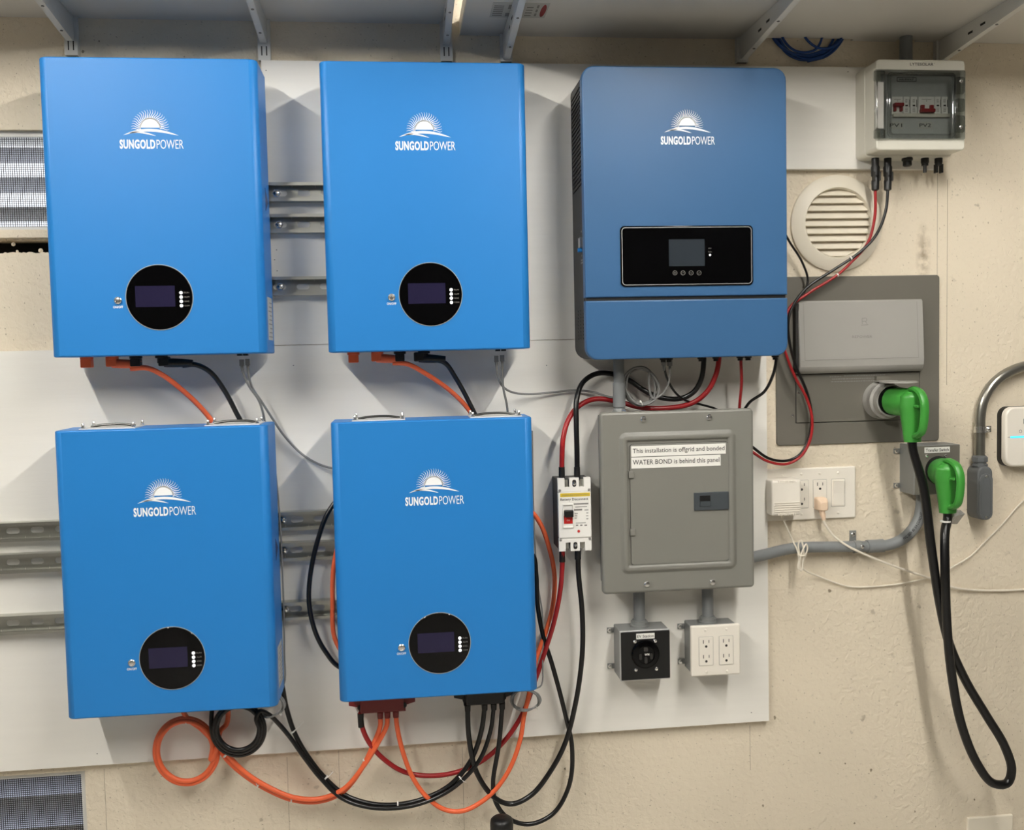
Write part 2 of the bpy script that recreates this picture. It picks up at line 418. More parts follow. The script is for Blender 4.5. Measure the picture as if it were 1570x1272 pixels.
# ------------------------------------------------------------------ sun logo with lettering (flat print)
def logo(g, ox, oz, s, y):
    """units of the print: sun centre (0,0), s metres per unit"""
    P = lambda x, z: (ox+x*s, y, oz+z*s)
    n = 24; arc = [(165*math.cos(math.radians(2+176*k/n)), 5+165*math.sin(math.radians(2+176*k/n))) for k in range(n+1)]
    g.add([P(a,b) for a,b in arc], [list(range(len(arc)))])
    nr = 23
    for i in range(nr):
        a = math.radians(-3+186*i/(nr-1)); c, sn = math.cos(a), math.sin(a); tx, tz = -sn, c; L, Rr = [], []
        for k in range(7):
            r = 150+150*k/6; wv = 13*math.sin(k/6*2*math.pi); wd = 8.0*(1-k/6*0.8)*(1 if k else 1)
            L.append(P(r*c+tx*(wv+wd), r*sn+tz*(wv+wd))); Rr.append(P(r*c+tx*(wv-wd), r*sn+tz*(wv-wd)))
        g.add(L+Rr, [[k,k+1,8+k,7+k] for k in range(6)])
    def sw(x0, x1, z0, z1, top, th, skew):
        m = 20; A, B = [], []
        for k in range(m+1):
            t = k/m; x = x0+(x1-x0)*t; z = z0+(z1-z0)*t+top*4*t*(1-t)*(1+skew*(0.5-t)); w = th*(4*t*(1-t))**0.8
            A.append(P(x, z)); B.append(P(x, z-w))
        g.add(A+B, [[k,k+1,m+2+k,m+1+k] for k in range(m)])
    sw(-430, 445, -112, -115, 104, 44, 0.25)
    sw(-350, 85, -82, -122, 45, 26, 0.4)
    g.text('SUNGOLD', ox-213*s, oz-258*s, 562*s, 152*s, y, 0.035)
    g.text('POWER', ox+303*s, oz-258*s, 428*s, 148*s, y, -0.006)

# ------------------------------------------------------------------ blue wall batteries
BW, BH, BD, YBK = 0.426, 0.5966, 0.1226, -0.057
def battery(cx, cz, label, upper, screen_note):
    t = thing('battery_pack', label, 'battery', (cx, YBK, cz-BH/2), 'blue wall batteries'); OFF[t.name] = Vector((0,0,0)); y1 = -BD
    def plan(i, r=0.016):
        w, d = BW/2-i, BD-i; o = [(-w, -i), ]
        for k in range(9): a = math.radians(180+90*k/8); o.append((-w+r+r*math.cos(a), -d+r+r*math.sin(a)))
        for k in range(9): a = math.radians(270+90*k/8); o.append((w-r+r*math.cos(a), -d+r+r*math.sin(a)))
        o.append((w, -i)); return o
    R = []
    for z, i in ((0,.003),(.0009,.0009),(.003,0),(BH-.003,0),(BH-.0009,.0009),(BH,.003)): R.append([(x,y,z) for x,y in plan(i)])
    G().loft(R).build('case', 'blue', t, ang=50)
    g = G(); logo(g, -0.001, 0.4565, 0.000123, y1-0.0005); g.build('logo', 'print_white', t, smooth=False)
    dx, dz = 0.003, 0.1175
    disc = G().lathe((dx,y1,dz), [(0.0655,0.001),(0.0655,-0.0012),(0.0645,-0.002)], n=64).build('display_disc', 'black_gloss', t)
    G().lathe((dx,y1,dz), [(0.0655,0.0),(0.0668,0.0),(0.0668,-0.0011),(0.0655,-0.0011)], n=64, loop=True).build('rim', 'silver_line', disc)
    G().rbox(-0.0050, 0.1195, 0.078, 0.0425, y1-0.001, y1-0.0026, 0.001).build('screen', 'screen', disc, smooth=False)
    lt = ('RUN', 'ALM', 'SOC', 'COM')
    for k in range(4):
        z = 0.1262-k*0.0088
        G().lathe((0.0460,y1-0.0018,z), [(0.0033,0),(0.0033,-0.0008),(0.002,-0.0012)], n=14).build('status_light', 'led_white', disc)
    g = G()
    for k in range(4): g.text(lt[k], 0.0570, 0.1262-k*0.0088, 0.010, 0.0028, y1-0.0024)
    g.build('light_lettering', 'ink_grey', disc, smooth=False)
    G().lathe((-0.0785,y1,0.1125), [(0.0074,0),(0.0074,-0.003),(0.0058,-0.0042),(0.0050,-0.0030),(0.002,-0.0034)], n=24).build('power_button', 'chrome', t)
    g = G(); g.text('ON/OFF', -0.0790, 0.0992, 0.0195, 0.0050, y1-0.0005, 0.02); g.build('button_lettering', 'print_white', t, smooth=False)
    # right side: dark plate painting the grip recess's shade, and rating label
    xw = BW/2
    G().polyx([(-0.022,.322),(-0.062,.348),(-0.062,.300)], xw-0.004, xw+0.0006).build('side_grip_shade', 'navy', t, smooth=False)
    lb = G().box(xw, xw+0.0004, -0.020, -0.088, 0.028, 0.118).build('rating_label', 'label_grey', t, smooth=False)
    g = G()
    for k in range(9): g.box(xw+0.0004, xw+0.0006, -0.026, -0.060-0.02*((k*7) % 3)/2, 0.108-k*0.009, 0.1055-k*0.009)
    g.build('label_print', 'ink_grey', lb, smooth=False)
    for sx in (-0.12, 0.12): G().box(sx-.03, sx+.03, -0.001, 0.013, 0.12, 0.46).build('mounting_bracket', 'zinc', t, smooth=False)
    if upper:
        for x, m in ((-0.164,'orange'),(-0.113,'orange'),(-0.065,'black'),(-0.013,'black')):
            g = G().lathe((x,-0.060,0), [(0.013,0.001),(0.013,-0.005),(0.009,-0.006),(0.009,-0.016)], n=18, axis='z'); g.build('terminal_socket', m, t)
        tc = G().rbox(-0.164, -0.0135, 0.021, 0.017, -0.050, -0.070, 0.002, 0.001); tc.build('terminal_cap', 'orange', t)
        tc = G().rbox(-0.065, -0.0135, 0.020, 0.016, -0.050, -0.070, 0.002, 0.001); tc.build('terminal_cap', 'black', t)
        for x in (0.148, 0.1605): G().box(x-.005, x+.005, -0.052, -0.066, -0.004, 0.001).build('data_port', 'dark_steel', t, smooth=False)
    else:
        for xc in (-0.113, 0.138):
            h = G().box(xc-.056, xc+.056, -0.012, -0.100, BH-0.0005, BH+0.0022).build('top_plate', 'white_metal', t, smooth=False)
            G().tube([(xc-.045,-.056,BH+.003),(xc-.02,-.056,BH+.0065),(xc+.02,-.056,BH+.0068),(xc+.045,-.056,BH+.003)], 0.0026, 8).build('grip_bar', 'dark_steel', h)
            for sx in (-1,1):
                for yy in (-0.020,-0.092):
                    G().lathe((xc+sx*.050,yy,BH+.0022), [(0.0042,0),(0.0042,.003),(0.0030,.0032),(0.0030,.0095),(0.0022,.0105)], n=10, axis='z').build('stud', 'chrome', h)
    return t
battery(-0.4847, 1.8211, 'bright blue wall battery with round black display, upper left of four, beside the wire-mesh vent', True, 0)
battery(0.0657, 1.8192, 'bright blue wall battery with round black display, upper right of four, next to the inverter', True, 1)
battery(-0.4898, 1.0755, 'bright blue wall battery, lower left of four, above the hanging orange cable coil', False, 0)
battery(0.0651, 1.0764, 'bright blue wall battery, lower right of four, above the red and black busbar covers', False, 0)

# ------------------------------------------------------------------ inverter
YI = -0.165
cx, cz, w, h = R4(895.3, 102, 1207, 548.5, YI)
t = thing('inverter', 'slate blue and black solar inverter with wide black display window', 'inverter', (cx, YB, cz-h/2))
yj = YI+0.022
bw, bh = w-0.004, h-0.004
g = G().rbox(cx, cz, bw, bh, YB, yj, 0.027, 0.0, 6); g.build('back_body', 'black_body', t)
def clip_front(name, zlo, zhi, mat, par, rt, rb):
    """front cover piece with rounded outer corners only"""
    def ring(i, y):
        o = []; x0, x1, z0, z1 = cx-w/2+i, cx+w/2-i, zlo+i, zhi-i
        for qx, qz, a0 in ((x1,z1,0),(x0,z1,90),(x0,z0,180),(x1,z0,270)):
            r = max((rt if qz == z1 else rb)-i, 0.0005); sx = 1 if qx == x1 else -1; sz = 1 if qz == z1 else -1
            for k in range(7):
                a = math.radians(a0+15*k); o.append((qx-sx*r+r*math.cos(a), y, qz-sz*r+r*math.sin(a)))
        return o
    return G().loft([ring(0,yj), ring(0,YI+.003), ring(.0009,YI+.0009), ring(.003,YI)]).build(name, mat, par)
zsplit = at(1050, 456.4, YI).z
fu = clip_front('front_cover', zsplit+0.0035, cz+h/2, 'slate_blue', t, 0.027, 0.001)
fl = clip_front('wiring_cover', cz-h/2, zsplit-0.0035, 'slate_blue', t, 0.001, 0.027)
G().box(cx-w/2+.003, cx+w/2-.003, yj, YI+0.006, zsplit-.0045, zsplit+.0045).build('joint_strip', 'black', t, smooth=False)
g = G(); p = at(1053.4, 193.4, YI); logo(g, p.x, p.z, 0.0001185, YI-0.0005); g.build('logo', 'print_white', fu, smooth=False)
dx, dz, dw, dh = R4(951, 346, 1154, 438.3, YI)
dsp = G().rbox(dx, dz, dw, dh, YI+.001, YI-0.0025, 0.009, 0.001).build('display_window', 'black_gloss', t)
G().frame(dx, dz, dw-.006, dh-.006, 0.008, dw-.0085, dh-.0085, 0.007, YI-.0024, YI-0.0031).build('silver_outline', 'silver_line', dsp)
a, b, c, d = R4(1025, 367, 1079.8, 408, YI); G().rbox(a, b, c, d, YI-.002, YI-0.003, 0.0005).build('screen', 'lcd', dsp, smooth=False)
for i, px in enumerate((1034.3,1046.6,1059,1071.2)):
    p = at(px, 418.4, YI); k = G().lathe((p.x,YI-.0024,p.z), [(0.0050,0),(0.0050,-.0008),(0.0042,-.0008),(0.0042,0)], n=24, loop=True).build('touch_key', 'ink_grey', dsp)
    g = G()
    if i == 0: g.box(p.x-.002,p.x+.002,YI-.0025,YI-.003,p.z-.0003,p.z+.0003); g.box(p.x-.002,p.x+.002,YI-.0025,YI-.003,p.z+.001,p.z+.0015); g.box(p.x-.002,p.x+.002,YI-.0025,YI-.003,p.z-.0015,p.z-.001)
    elif i < 3:
        s = 1 if i == 1 else -1; g.poly([(p.x-.002,p.z-s*.001),(p.x,p.z+s*.0016),(p.x+.002,p.z-s*.001),(p.x,p.z+s*.0002)], YI-.0025, YI-.003)
    else: g.poly([(p.x-.002,p.z),(p.x-.0006,p.z-.0018),(p.x+.002,p.z+.0016),(p.x-.0006,p.z-.0006)], YI-.0025, YI-.003)
    g.build('key_symbol', 'ink_grey', k, smooth=False)
p = at(1088, 391, YI); G().lathe((p.x,YI-.0024,p.z), [(0.0022,0),(0.0022,-.0006),(0.001,-.001)], n=12).build('status_light', 'led_white', dsp)
g = G(); p = at(1088,381,YI); g.text('PV', p.x, p.z, 0.006, 0.0024, YI-.0029); p = at(1088,386.4,YI); g.text('RUN', p.x, p.z, 0.007, 0.0022, YI-.0029); g.build('display_lettering', 'ink_grey', dsp, smooth=False)
# left flank: ventilation fins, ports, lettering
xf = cx-bw/2
vg = G()
zA, zB_ = at(885,140,-.09).z, at(885,292,-.09).z
n = 22
for k in range(n):
    z = zA+(zB_-zA)*(k+.5)/n; vg.polyx([(YB-.014,z-.0035),(yj+.012,z+.0015),(yj+.012,z+.0035),(YB-.014,z-.0015)], xf-.0022, xf+.001)
o = vg.build('vent_fins', 'black', t, smooth=False)
vg = G()
zA, zB_ = at(887,474,-.09).z, at(887,522,-.09).z
for k in range(9):
    for q in range(3):
        z = zA+(zB_-zA)*(k+.5)/9; y = -.055-.030*q; vg.box(xf-.0008, xf+.001, y+.011, y-.011, z-.0016, z+.0016)
vg.build('vent_slots', 'black', t, smooth=False)
zp = at(888,372,-.12).z
prt = G().box(xf-.006, xf+.001, -.112, -.132, zp-.012, zp+.010).build('data_port', 'chrome', t, smooth=False)
for dzp in (-.0165, ): G().cyl((xf-.009,-.122,zp+dzp), (xf+.001,-.122,zp+dzp), .0048, n=10).build('port_screw', 'blue', prt)
g = G()
for k, (zz, yy) in enumerate(((.024,.004),(-.028,.004),(-.038,.009),(-.044,.011))): g.box(xf-.0006, xf+.0002, -.122-yy, -.122+yy, zp+zz-.0016, zp+zz+.0016)
g.build('port_lettering', 'ink_grey', t, smooth=False)
for px in (1018,1027,1079,1102,1136,1148,1190): 
    p = at(px, 547, -.11); G().lathe((p.x,-.105 if px < 1060 or px > 1120 else -.09,cz-bh/2+.001), [(0.0085,0),(0.0085,-.006),(0.006,-.007),(0.006,-.012)], n=12, axis='z').build('cable_gland', 'black', t)
for sx in (-1,1):
    G().box(cx+sx*.115-.012, cx+sx*.115+.012, YB, YB-.004, cz+h/2-.002, cz+h/2+.004).build('hanging_tab', 'white_metal', t, smooth=False)

# ------------------------------------------------------------------ combiner box top right
YL = -0.116
cx, cz, w, h = R4(1344, 91.5, 1479.5, 230, YL)
t = thing('combiner_box', 'off-white solar combiner box with smoked clear door and red breaker levers', 'electrical box', (cx, YB, cz-h/2))
G().rbox(cx, cz-.002, w+.004, h+.006, YB, -.062, 0.012, 0.003).build('base', 'lyte_white', t)
dx, dz, dw, dh = R4(1350, 109, 1472, 211, YL)
G().frame(cx, cz, w, h, 0.008, dw, dh, 0.004, -.060, YL, 0.002).build('lid', 'lyte_white', t)
G().rbox(dx, dz, dw+.002, dh+.002, -.070, -.094, 0.002).build('inner_cover', 'inner_grey', t, smooth=False)
ddx, ddz, ddw, ddh = R4(1341, 107, 1480, 213.5, YL-.004)
door = G().rbox(ddx, ddz, ddw, ddh, YL-.0005, YL-.005, 0.004, 0.001).build('door', 'smoked', t)
wx, wz, ww, wh = R4(1363, 113, 1463, 208.5, YL-.006)
G().frame(wx, wz, ww, wh, 0.008, ww-.010, wh-.010, 0.006, YL-.0049, YL-.0085, 0.0015).build('window_bead', 'smoked', door)
G().frame(wx, wz, ww+.008, wh+.006, 0.010, ww+.002, wh+.002, 0.008, YL-.0049, YL-.0068, 0.0008).build('window_bead', 'smoked', door)
p0, p1 = at(1344,126,YL-.006), at(1344,197,YL-.006)
hg = G().box(p0.x-.003, p0.x+.016, YL-.0049, YL-.0075, p1.z, p0.z).build('hinge_flap', 'grey_lid', door, smooth=False)
G().cyl((p0.x,YL-.008,p0.z+.004), (p0.x,YL-.008,p1.z-.004), .0016, n=8).build('hinge_pin', 'chrome', hg)
for py0, py1 in ((109,124),(199,212)):
    a, b, c, d = R4(1340, py0, 1356, py1, YL-.008); G().rbox(a, b, c, d, YL-.0049, YL-.012, 0.002, 0.001).build('hinge', 'smoked', door)
for py in (131,190):
    a, b, c, d = R4(1464, py-13, 1479, py+13, YL-.008); lt = G().rbox(a, b, c, d, YL-.0049, YL-.011, 0.005, 0.002).build('latch', 'smoked', door)
    G().lathe((a,YL-.011,b+(.008 if py < 160 else -.008)), [(0.004,0),(0.004,-.003),(0.002,-.004)], n=12).build('latch_screw', 'chrome', lt)
a, b, c, d = R4(1466, 151, 1479, 171, YL-.008); G().rbox(a, b, c, d, YL-.0049, YL-.010, 0.004, 0.002).build('latch', 'smoked', door)
p = at(1413, 98.5, YL); g = G(); g.text('LYTESOLAR', p.x, p.z, 0.056, 0.0066, YL-.0006, 0.012); p = at(1432.5,97.2,YL); g.text("'", p.x, p.z, .001, .002, YL-.0006); g.build('lettering', 'ink', t, smooth=False)
yi = -.094
a, b, c, d = R4(1375, 118.5, 1405, 125, yi); nm = G().frame(a, b, c, d, .0005, c-.002, d-.002, .0005, yi, yi-.0006).build('name_plate', 'ink', t, smooth=False)
g = G(); g.text('HA-8WAY', a, b, c*.72, d*.5, yi-.0005, 0.02); g.build('plate_lettering', 'ink', nm, smooth=False)
a, b, c, d = R4(1368, 174.5, 1455, 180, yi); rl = G().rbox(a, b, c, d, yi, yi-.006, .001, .0005).build('din_slot_edge', 'lyte_white', t)
for (x0, x1, lev) in ((1367.5,1384.5,1),(1385,1395,0),(1396,1406.5,0),(1408,1433,2),(1433.5,1442.5,0),(1443.5,1453.5,0)):
    a, b, c, d = R4(x0, 148, x1, 175, yi-.004); br = G().rbox(a, b, c-.0006, d, yi+.004, yi-.004, .0008, .0005).build('breaker', 'label_white', t)
    if lev:
        zz = b-.004 if lev == 1 else b-.013
        lv = G().rbox(a, zz+ (.004 if lev == 1 else 0), c*.86, .008, yi-.003, yi-.014, .002, .001).build('lever', 'dark_red', br)
        for sx in (-1,1): G().rbox(a+sx*c*.28, zz+(-.003 if lev == 1 else .006), c*.22, .014, yi-.003, yi-.009, .001, .0005).build('lever_arm', 'dark_red', lv)
        g = G(); g.box(a-c*.3, a+c*.3, yi-.0042, yi-.0044, b+.013, b+.0138); g.lathe((a,yi-.004,b+.010), [(.0012,0),(.0010,-.0006)], n=8); g.build('breaker_print', 'ink_grey', br, smooth=False)
    else:
        g = G(); g.box(a-.0032, a+.0028, yi-.0042, yi-.0046, b-.002, b+.0012); g.box(a+c*.36, a+c*.44, yi-.0042, yi-.0045, b-.004, b+.013); g.build('status_flag', 'ink', br, smooth=False)
        g = G()
        for k in range(4): g.box(a-.0035, a+.002, yi-.0042, yi-.0044, b+.006+k*.0022, b+.0068+k*.0022)
        for k in range(4): g.box(a-.0035, a+.003, yi-.0042, yi-.0044, b-.014+k*.0025, b-.0132+k*.0025)
        g.build('breaker_print', 'ink_grey', br, smooth=False)
for s, x0, x1 in (('PV1',1362,1385), ('PV2',1407.5,1429)):
    a, b, c, d = R4(x0, 186.5, x1, 197.5, yi); lb = G().rbox(a, b, c, d, yi, yi-.0005, .0003).build('label', 'label_grey', t, smooth=False)
    g = G(); g.text(s, a, b, c*.82, d*.5, yi-.0008, 0.01); g.build('label_lettering', 'ink', lb, smooth=False)
zbot = cz-.002-(h+.006)/2
p = at(1391, 249, -.05); G().lathe((p.x,-.05,zbot+.001), [(.0125,0),(.0125,-.006),(.010,-.008),(.010,-.018),(.007,-.020)], n=12, axis='z').build('cable_gland', 'black', t)
for px, kind in ((1418,0),(1439,1)):
    p = at(px, 250, -.05)
    G().lathe((p.x,-.05,zbot+.001), [(.009,0),(.009,-.012),(.0078,-.013),(.0078,-.018)], n=12, axis='z').build('panel_socket', 'black', t)
    if kind: 
        for sx in (-1,1): G().box(p.x+sx*.0065-.0022, p.x+sx*.0065+.0022, -.044, -.056, zbot-.034, zbot-.014).build('socket_prong', 'black', t, smooth=False)
    else: G().cyl((p.x,-.05,zbot-.014), (p.x,-.05,zbot-.033), .0042, n=12).build('socket_pin', 'black_body', t)
# conduit going up through the shelf
p = at(1389, 92, -.035); q = at(1387, 40, -.035)
t2 = thing('riser_conduit', 'short grey conduit rising from the combiner box to the shelf', 'conduit', (p.x,-.035,cz+h/2))
G().cyl((p.x,-.035,cz+h/2-.003), (p.x,-.035,q.z+.06), .0145, n=20).build('pipe', 'pvc', t2)
G().lathe((p.x,-.035,cz+h/2), [(.0185,0),(.0185,.008),(.0165,.012),(.0165,.022)], n=20, axis='z').build('connector', 'grey_box', t2)
G().box(p.x-.004, p.x+.002, -.056, -.052, cz+h/2, cz+h/2+.010).build('connector_screw', 'chrome', t2, smooth=False)

# ------------------------------------------------------------------ round louvred wall vent
p = at(1284, 342, -.008); VR = 0.1135
t = thing('round_vent', 'round cream louvred vent on the plaster right of the inverter', 'vent', (p.x,0,p.z-VR))
G().lathe((p.x,0,p.z), [(.0805,.0),(VR,0),(VR,-.006),(VR-.006,-.010),(.098,-.012),(.090,-.0155),(.083,-.0165),(.0805,-.012)], n=64, loop=True).build('ring', 'ivory', t)
G().lathe((p.x,0,p.z), [(.081,.002),(.081,.0006)], n=48).build('backing', 'ink', t, smooth=False)
ns = 9; ri = .0803
for k in range(ns):
    z0 = p.z+ri-(k+.0)*2*ri/ns; z1 = z0-2*ri/ns*0.86; zm_ = (z0+z1)/2-p.z
    hw0 = math.sqrt(max(ri**2-(min(abs(z0-p.z), ri*.999))**2, 1e-5)); hw1 = math.sqrt(max(ri**2-(min(abs(z1-p.z), ri*.999))**2, 1e-5))
    hw0 = max(hw0, .02); hw1 = max(hw1, .02)
    v = [(p.x-hw0,-.001,z0),(p.x+hw0,-.001,z0),(p.x+hw1,-.0125,z1),(p.x-hw1,-.0125,z1),(p.x-hw0,.0005,z0-.002),(p.x+hw0,.0005,z0-.002),(p.x+hw1,-.0105,z1-.0012),(p.x-hw1,-.0105,z1-.0012)]
    G().add(v, [[0,1,2,3],[7,6,5,4],[0,4,5,1],[1,5,6,2],[2,6,7,3],[3,7,4,0]]).build('slat', 'ivory', t, smooth=False)

# ------------------------------------------------------------------ power inlet panel
cx, cz, w, h = R4(1190, 423, 1440, 679, -.004)
t = thing('inlet_panel', 'large grey flush power inlet panel with lighter hinged lid on the plaster wall', 'electrical panel', (cx,0,cz-h/2))
G().rbox(cx, cz, w, h, 0, -.005, .008, .0015).build('flange_plate', 'grey_plate', t)
a, b, c, d = R4(1221, 572, 1409.5, 645, -.007); G().rbox(a, b, c, d, -.0045, -.0075, .001, .0008).build('lower_cover', 'grey_plate', t)
G().frame(a, b, c+.0036, d+.0036, .002, c, d, .001, -.0045, -.0054).build('cover_gap', 'ink', t)
la, lb_, lc, ld = R4(1226, 459.5, 1418, 571, -.03)
def lid_ring(i, x):
    z0, z1 = lb_-ld/2+i, lb_+ld/2-i
    return [(x,-.005,z1),(x,-.018+i,z1),(x,-.0215+i,z1-.004),(x,-.030+i,z0+.030),(x,-.029+i,z0+.016),(x,-.024+i,z0+.006),(x,-.016+i,z0),(x,-.005,z0)]
lid = G().loft([lid_ring(.003,la-lc/2), lid_ring(.0008,la-lc/2+.001), lid_ring(0,la-lc/2+.003), lid_ring(0,la+lc/2-.003), lid_ring(.0008,la+lc/2-.001), lid_ring(.003,la+lc/2)]).build('hinged_lid', 'grey_lid', t)
G().box(la-lc/2-.006, la-lc/2+.002, -.004, -.022, lb_-ld/2+.004, lb_+ld/2-.006).build('lid_gasket', 'ink', t, smooth=False)
def onlid(z): # depth of the lid face at height z
    zt_, zb2 = lb_+ld/2-.004, lb_-ld/2+.030; return -.0215-.0085*(zt_-z)/(zt_-zb2)
def flat_on_lid(g, pts, o=.0005): g.add([(x,onlid(z)-o,z) for x,z in pts], [list(range(len(pts)))])
def lidline(g, x0, z0, x1, z1, wd=.0006):
    if abs(x1-x0) > abs(z1-z0): flat_on_lid(g, [(x0,z0-wd),(x1,z1-wd),(x1,z1+wd),(x0,z0+wd)])
    else: flat_on_lid(g, [(x0-wd,z0),(x0+wd,z0),(x1+wd,z1),(x1-wd,z1)])
g = G(); xA, xB = la-lc/2+.013, la+lc/2-.016; zA, zB_ = lb_+ld/2-.006, lb_-ld/2+.032
lidline(g, xA, zA, xA, zB_, .0004); lidline(g, xB, zA, xB, zB_, .0004); lidline(g, xA, zB_, xB, zB_+.001, .0005)
p = at(1326, 493, -.026); s = .0006
for x0, z0, x1, z1 in ((-.006,-.006,-.006,.008),(-.006,.008,.004,.0085),(.005,.008,.0055,.002),(-.006,.001,.005,.0015),(.002,.001,.006,-.006),(-.009,-.008,.009,-.0075)): lidline(g, p.x+x0, p.z+z0, p.x+x1, p.z+z1, s)
v, f = text_data('REPOWER', 0.0); pt = at(1322, 516, -.027)
g.add([(pt.x+a_*.050, onlid(pt.z+b_*.006)-.0005, pt.z+b_*.006) for a_, b_ in v], f)
g.build('embossing', 'ink_grey', lid, smooth=False)
# fine print under the lid
g = G()
for k, (x0, x1, y) in enumerate(((1272,1290,577.5),(1294,1357,576),(1276,1355,581),(1274,1352,585))):
    a = at(x0,y,-.0078); b = at(x1,y,-.0078); x = a.x
    while x < b.x:
        dx = random.uniform(.002,.007); g.box(x, min(x+dx,b.x), -.0076, -.0078, a.z-.0012, a.z+.0010); x += dx+.0014
g.build('fine_print', 'ink_grey', t, smooth=False)
for px, py in ((1224,602),(1215,637)): screw(t, at(px,py,-.0055), .0034)
PX1 = 1.150; pz1 = 1.381
inl = G().lathe((PX1,0,pz1), [(.046,-.0045),(.046,-.012),(.043,-.016),(.043,-.030),(.044,-.032),(.044,-.040),(.038,-.043),(.038,-.062),(.034,-.062),(.034,-.040)], n=40).build('inlet_collar', 'grey_lid', t)
G().lathe((PX1,0,pz1), [(.034,-.041),(.034,-.0415),(.030,-.050)], n=28).build('inlet_seat', 'black', inl)
zl = pz1+.043
fl = G().rbox(0,0,.01,.01,0,1); fl.v = []; fl.f = []
fl.loft([[(PX1+.040*math.cos(k*math.pi/12), -.094+.050*math.sin(k*math.pi/12), zl+dz_) for k in range(24)] for dz_ in (0,.0035)])
fl.box(PX1-.018, PX1+.018, -.004, -.056, zl+.001, zl+.0045)
fl.build('flip_cap', 'grey_lid', t)
G().box(PX1-.016, PX1+.018, -.004, -.020, zl+.003, zl+.014).build('cap_hinge', 'grey_plate', t, smooth=False)

# ------------------------------------------------------------------ gray boxes below: helper for steel boxes with wall ears
def ears(t, x, zs_, y=YB):
    for z in zs_:
        e = G().box(x-.016, x+.004, y, y-.003, z-.006, z+.006).build('mounting_ear', 'grey_box', t, smooth=False)
        G().lathe((x-.010,y-.003,z), [(.0055,0),(.0055,-.003),(.0035,-.0055),(.001,-.006)], n=12).build('screw', 'chrome', e)
        G().lathe((x+.003,y-.012,z), [(.001,-.002),(.0035,-.001),(.0035,.004)], n=8, axis='x').build('rivet', 'chrome', t)
def collar(t, x, y, z, r=.0195):
    return G().lathe((x,y,z), [(r*1.12,0),(r*1.12,.006),(r,.0065),(r,.013),(r*.86,.0135),(r*.86,.016)], n=24, axis='z').build('conduit_collar', 'grey_box', t)

YE = -.083
cx, cz, w, h = R4(950.5, 965.5, 1027.2, 1042, YE)
EVX, EVZ = cx, cz+h/2
t = thing('vehicle_outlet_box', 'grey steel box with black face and round vehicle charging outlet', 'electrical box', (cx,YB,cz-h/2), 'outlet boxes under the breaker panel')
G().rbox(cx, cz, w-.001, h-.001, YB, YE+.003, .003).build('box', 'grey_box', t)
G().rbox(cx, cz, w, h, YE+.004, YE, .002, .001).build('face_plate', 'silver_line', t)
fp = G().rbox(cx+.001, cz-.0005, w-.003, h-.005, YE+.001, YE-.0008, .002).build('black_face', 'black', t)
p = at(989, 1002, YE)
G().lathe((p.x,YE,p.z), [(.0325,0),(.0325,-.005),(.030,-.008),(.021,-.009),(.0205,-.0065)], n=40).build('outlet', 'black_gloss', t)
g = G()
for a_, ww_, hh_ in ((90,.009,.009),(200,.006,.013),(-20,.006,.013),(-90,.006,.015)):
    x, z = p.x+.0135*math.cos(math.radians(a_)), p.z+.0125*math.sin(math.radians(a_)); g.rbox(x, z, ww_, hh_, YE-.006, YE-.0095, .002)
g.build('contact_slots', 'ink', t, smooth=False)
g = G(); g.text('WM', p.x+.002, p.z+.001, .011, .0055, YE-.0097, .02); g.build('maker_lettering', 'label_white', t, smooth=False)
for px, py in ((973.5,983.5),(1004.5,982.5),(975,1026.5),(1006.5,1025)): screw(t, at(px,py,YE-.0008), .0042)
a, b, c, d = R4(975.5, 970.5, 1003.5, 979, YE-.001); lb = G().rbox(a, b, c, d, YE-.0005, YE-.0014, .0005).build('label', 'label_white', t, smooth=False)
g = G(); g.text('EV Station', a, b, c*.90, d*.52, YE-.0017, .012); g.build('label_lettering', 'ink', lb, smooth=False)
ears(t, cx-w/2, (at(940,965,YB).z, at(940,1020,YB).z))
collar(t, at(980,947,-.048).x, -.048, cz+h/2-.001)

cx, cz, w, h = R4(1059.3, 957.8, 1134.8, 1035, YE)
DBX, DBZ = cx, cz+h/2
t = thing('duplex_outlet_box', 'grey steel box with white plate holding two double outlets', 'electrical box', (cx,YB,cz-h/2), 'outlet boxes under the breaker panel')
G().rbox(cx, cz, w-.008, h-.006, YB, YE+.003, .003).build('box', 'grey_box', t)
pl = G().rbox(cx, cz, w, h, YE+.006, YE-.002, .004, .003).build('cover_plate', 'white_plastic', t)
def receptacle(par, x, z, y, mat='white_plastic', faces=(1,-1)):
    r = G().rbox(x, z, .0330, .0665, y+.002, y-.0015, .0015, .0006).build('receptacle', mat, par)
    G().frame(x, z, .0345, .068, .002, .0332, .0667, .0015, y+.001, y-.0002).build('reveal_line', 'ink_grey', r)
    g = G()
    for s in faces:
        zc = z+s*.0175
        g.box(x-.0075, x-.0058, y-.0012, y-.0017, zc+.001, zc+.0095); g.box(x+.0058, x+.0073, y-.0012, y-.0017, zc+.002, zc+.009)
        g.lathe((x,y-.0012,zc-.006), [(.0030,0),(.0030,-.0005)], n=10)
    g.build('slots', 'ink', r, smooth=False)
    return r
for px in (1082.5, 1113.3):
    p = at(px, 998 if px < 1100 else 996.5, YE-.002); receptacle(t, p.x, p.z, YE-.002)
for px, py in ((1081.5,966),(1114,964.5),(1083.5,1030),(1115,1028.5)): screw(t, at(px,py,YE-.002), .0030, mat='white_plastic')
ears(t, cx-w/2+.003, (at(1047,959,YB).z, at(1047,1013,YB).z))
collar(t, at(1085,943,-.048).x, -.048, cz+h/2-.004)

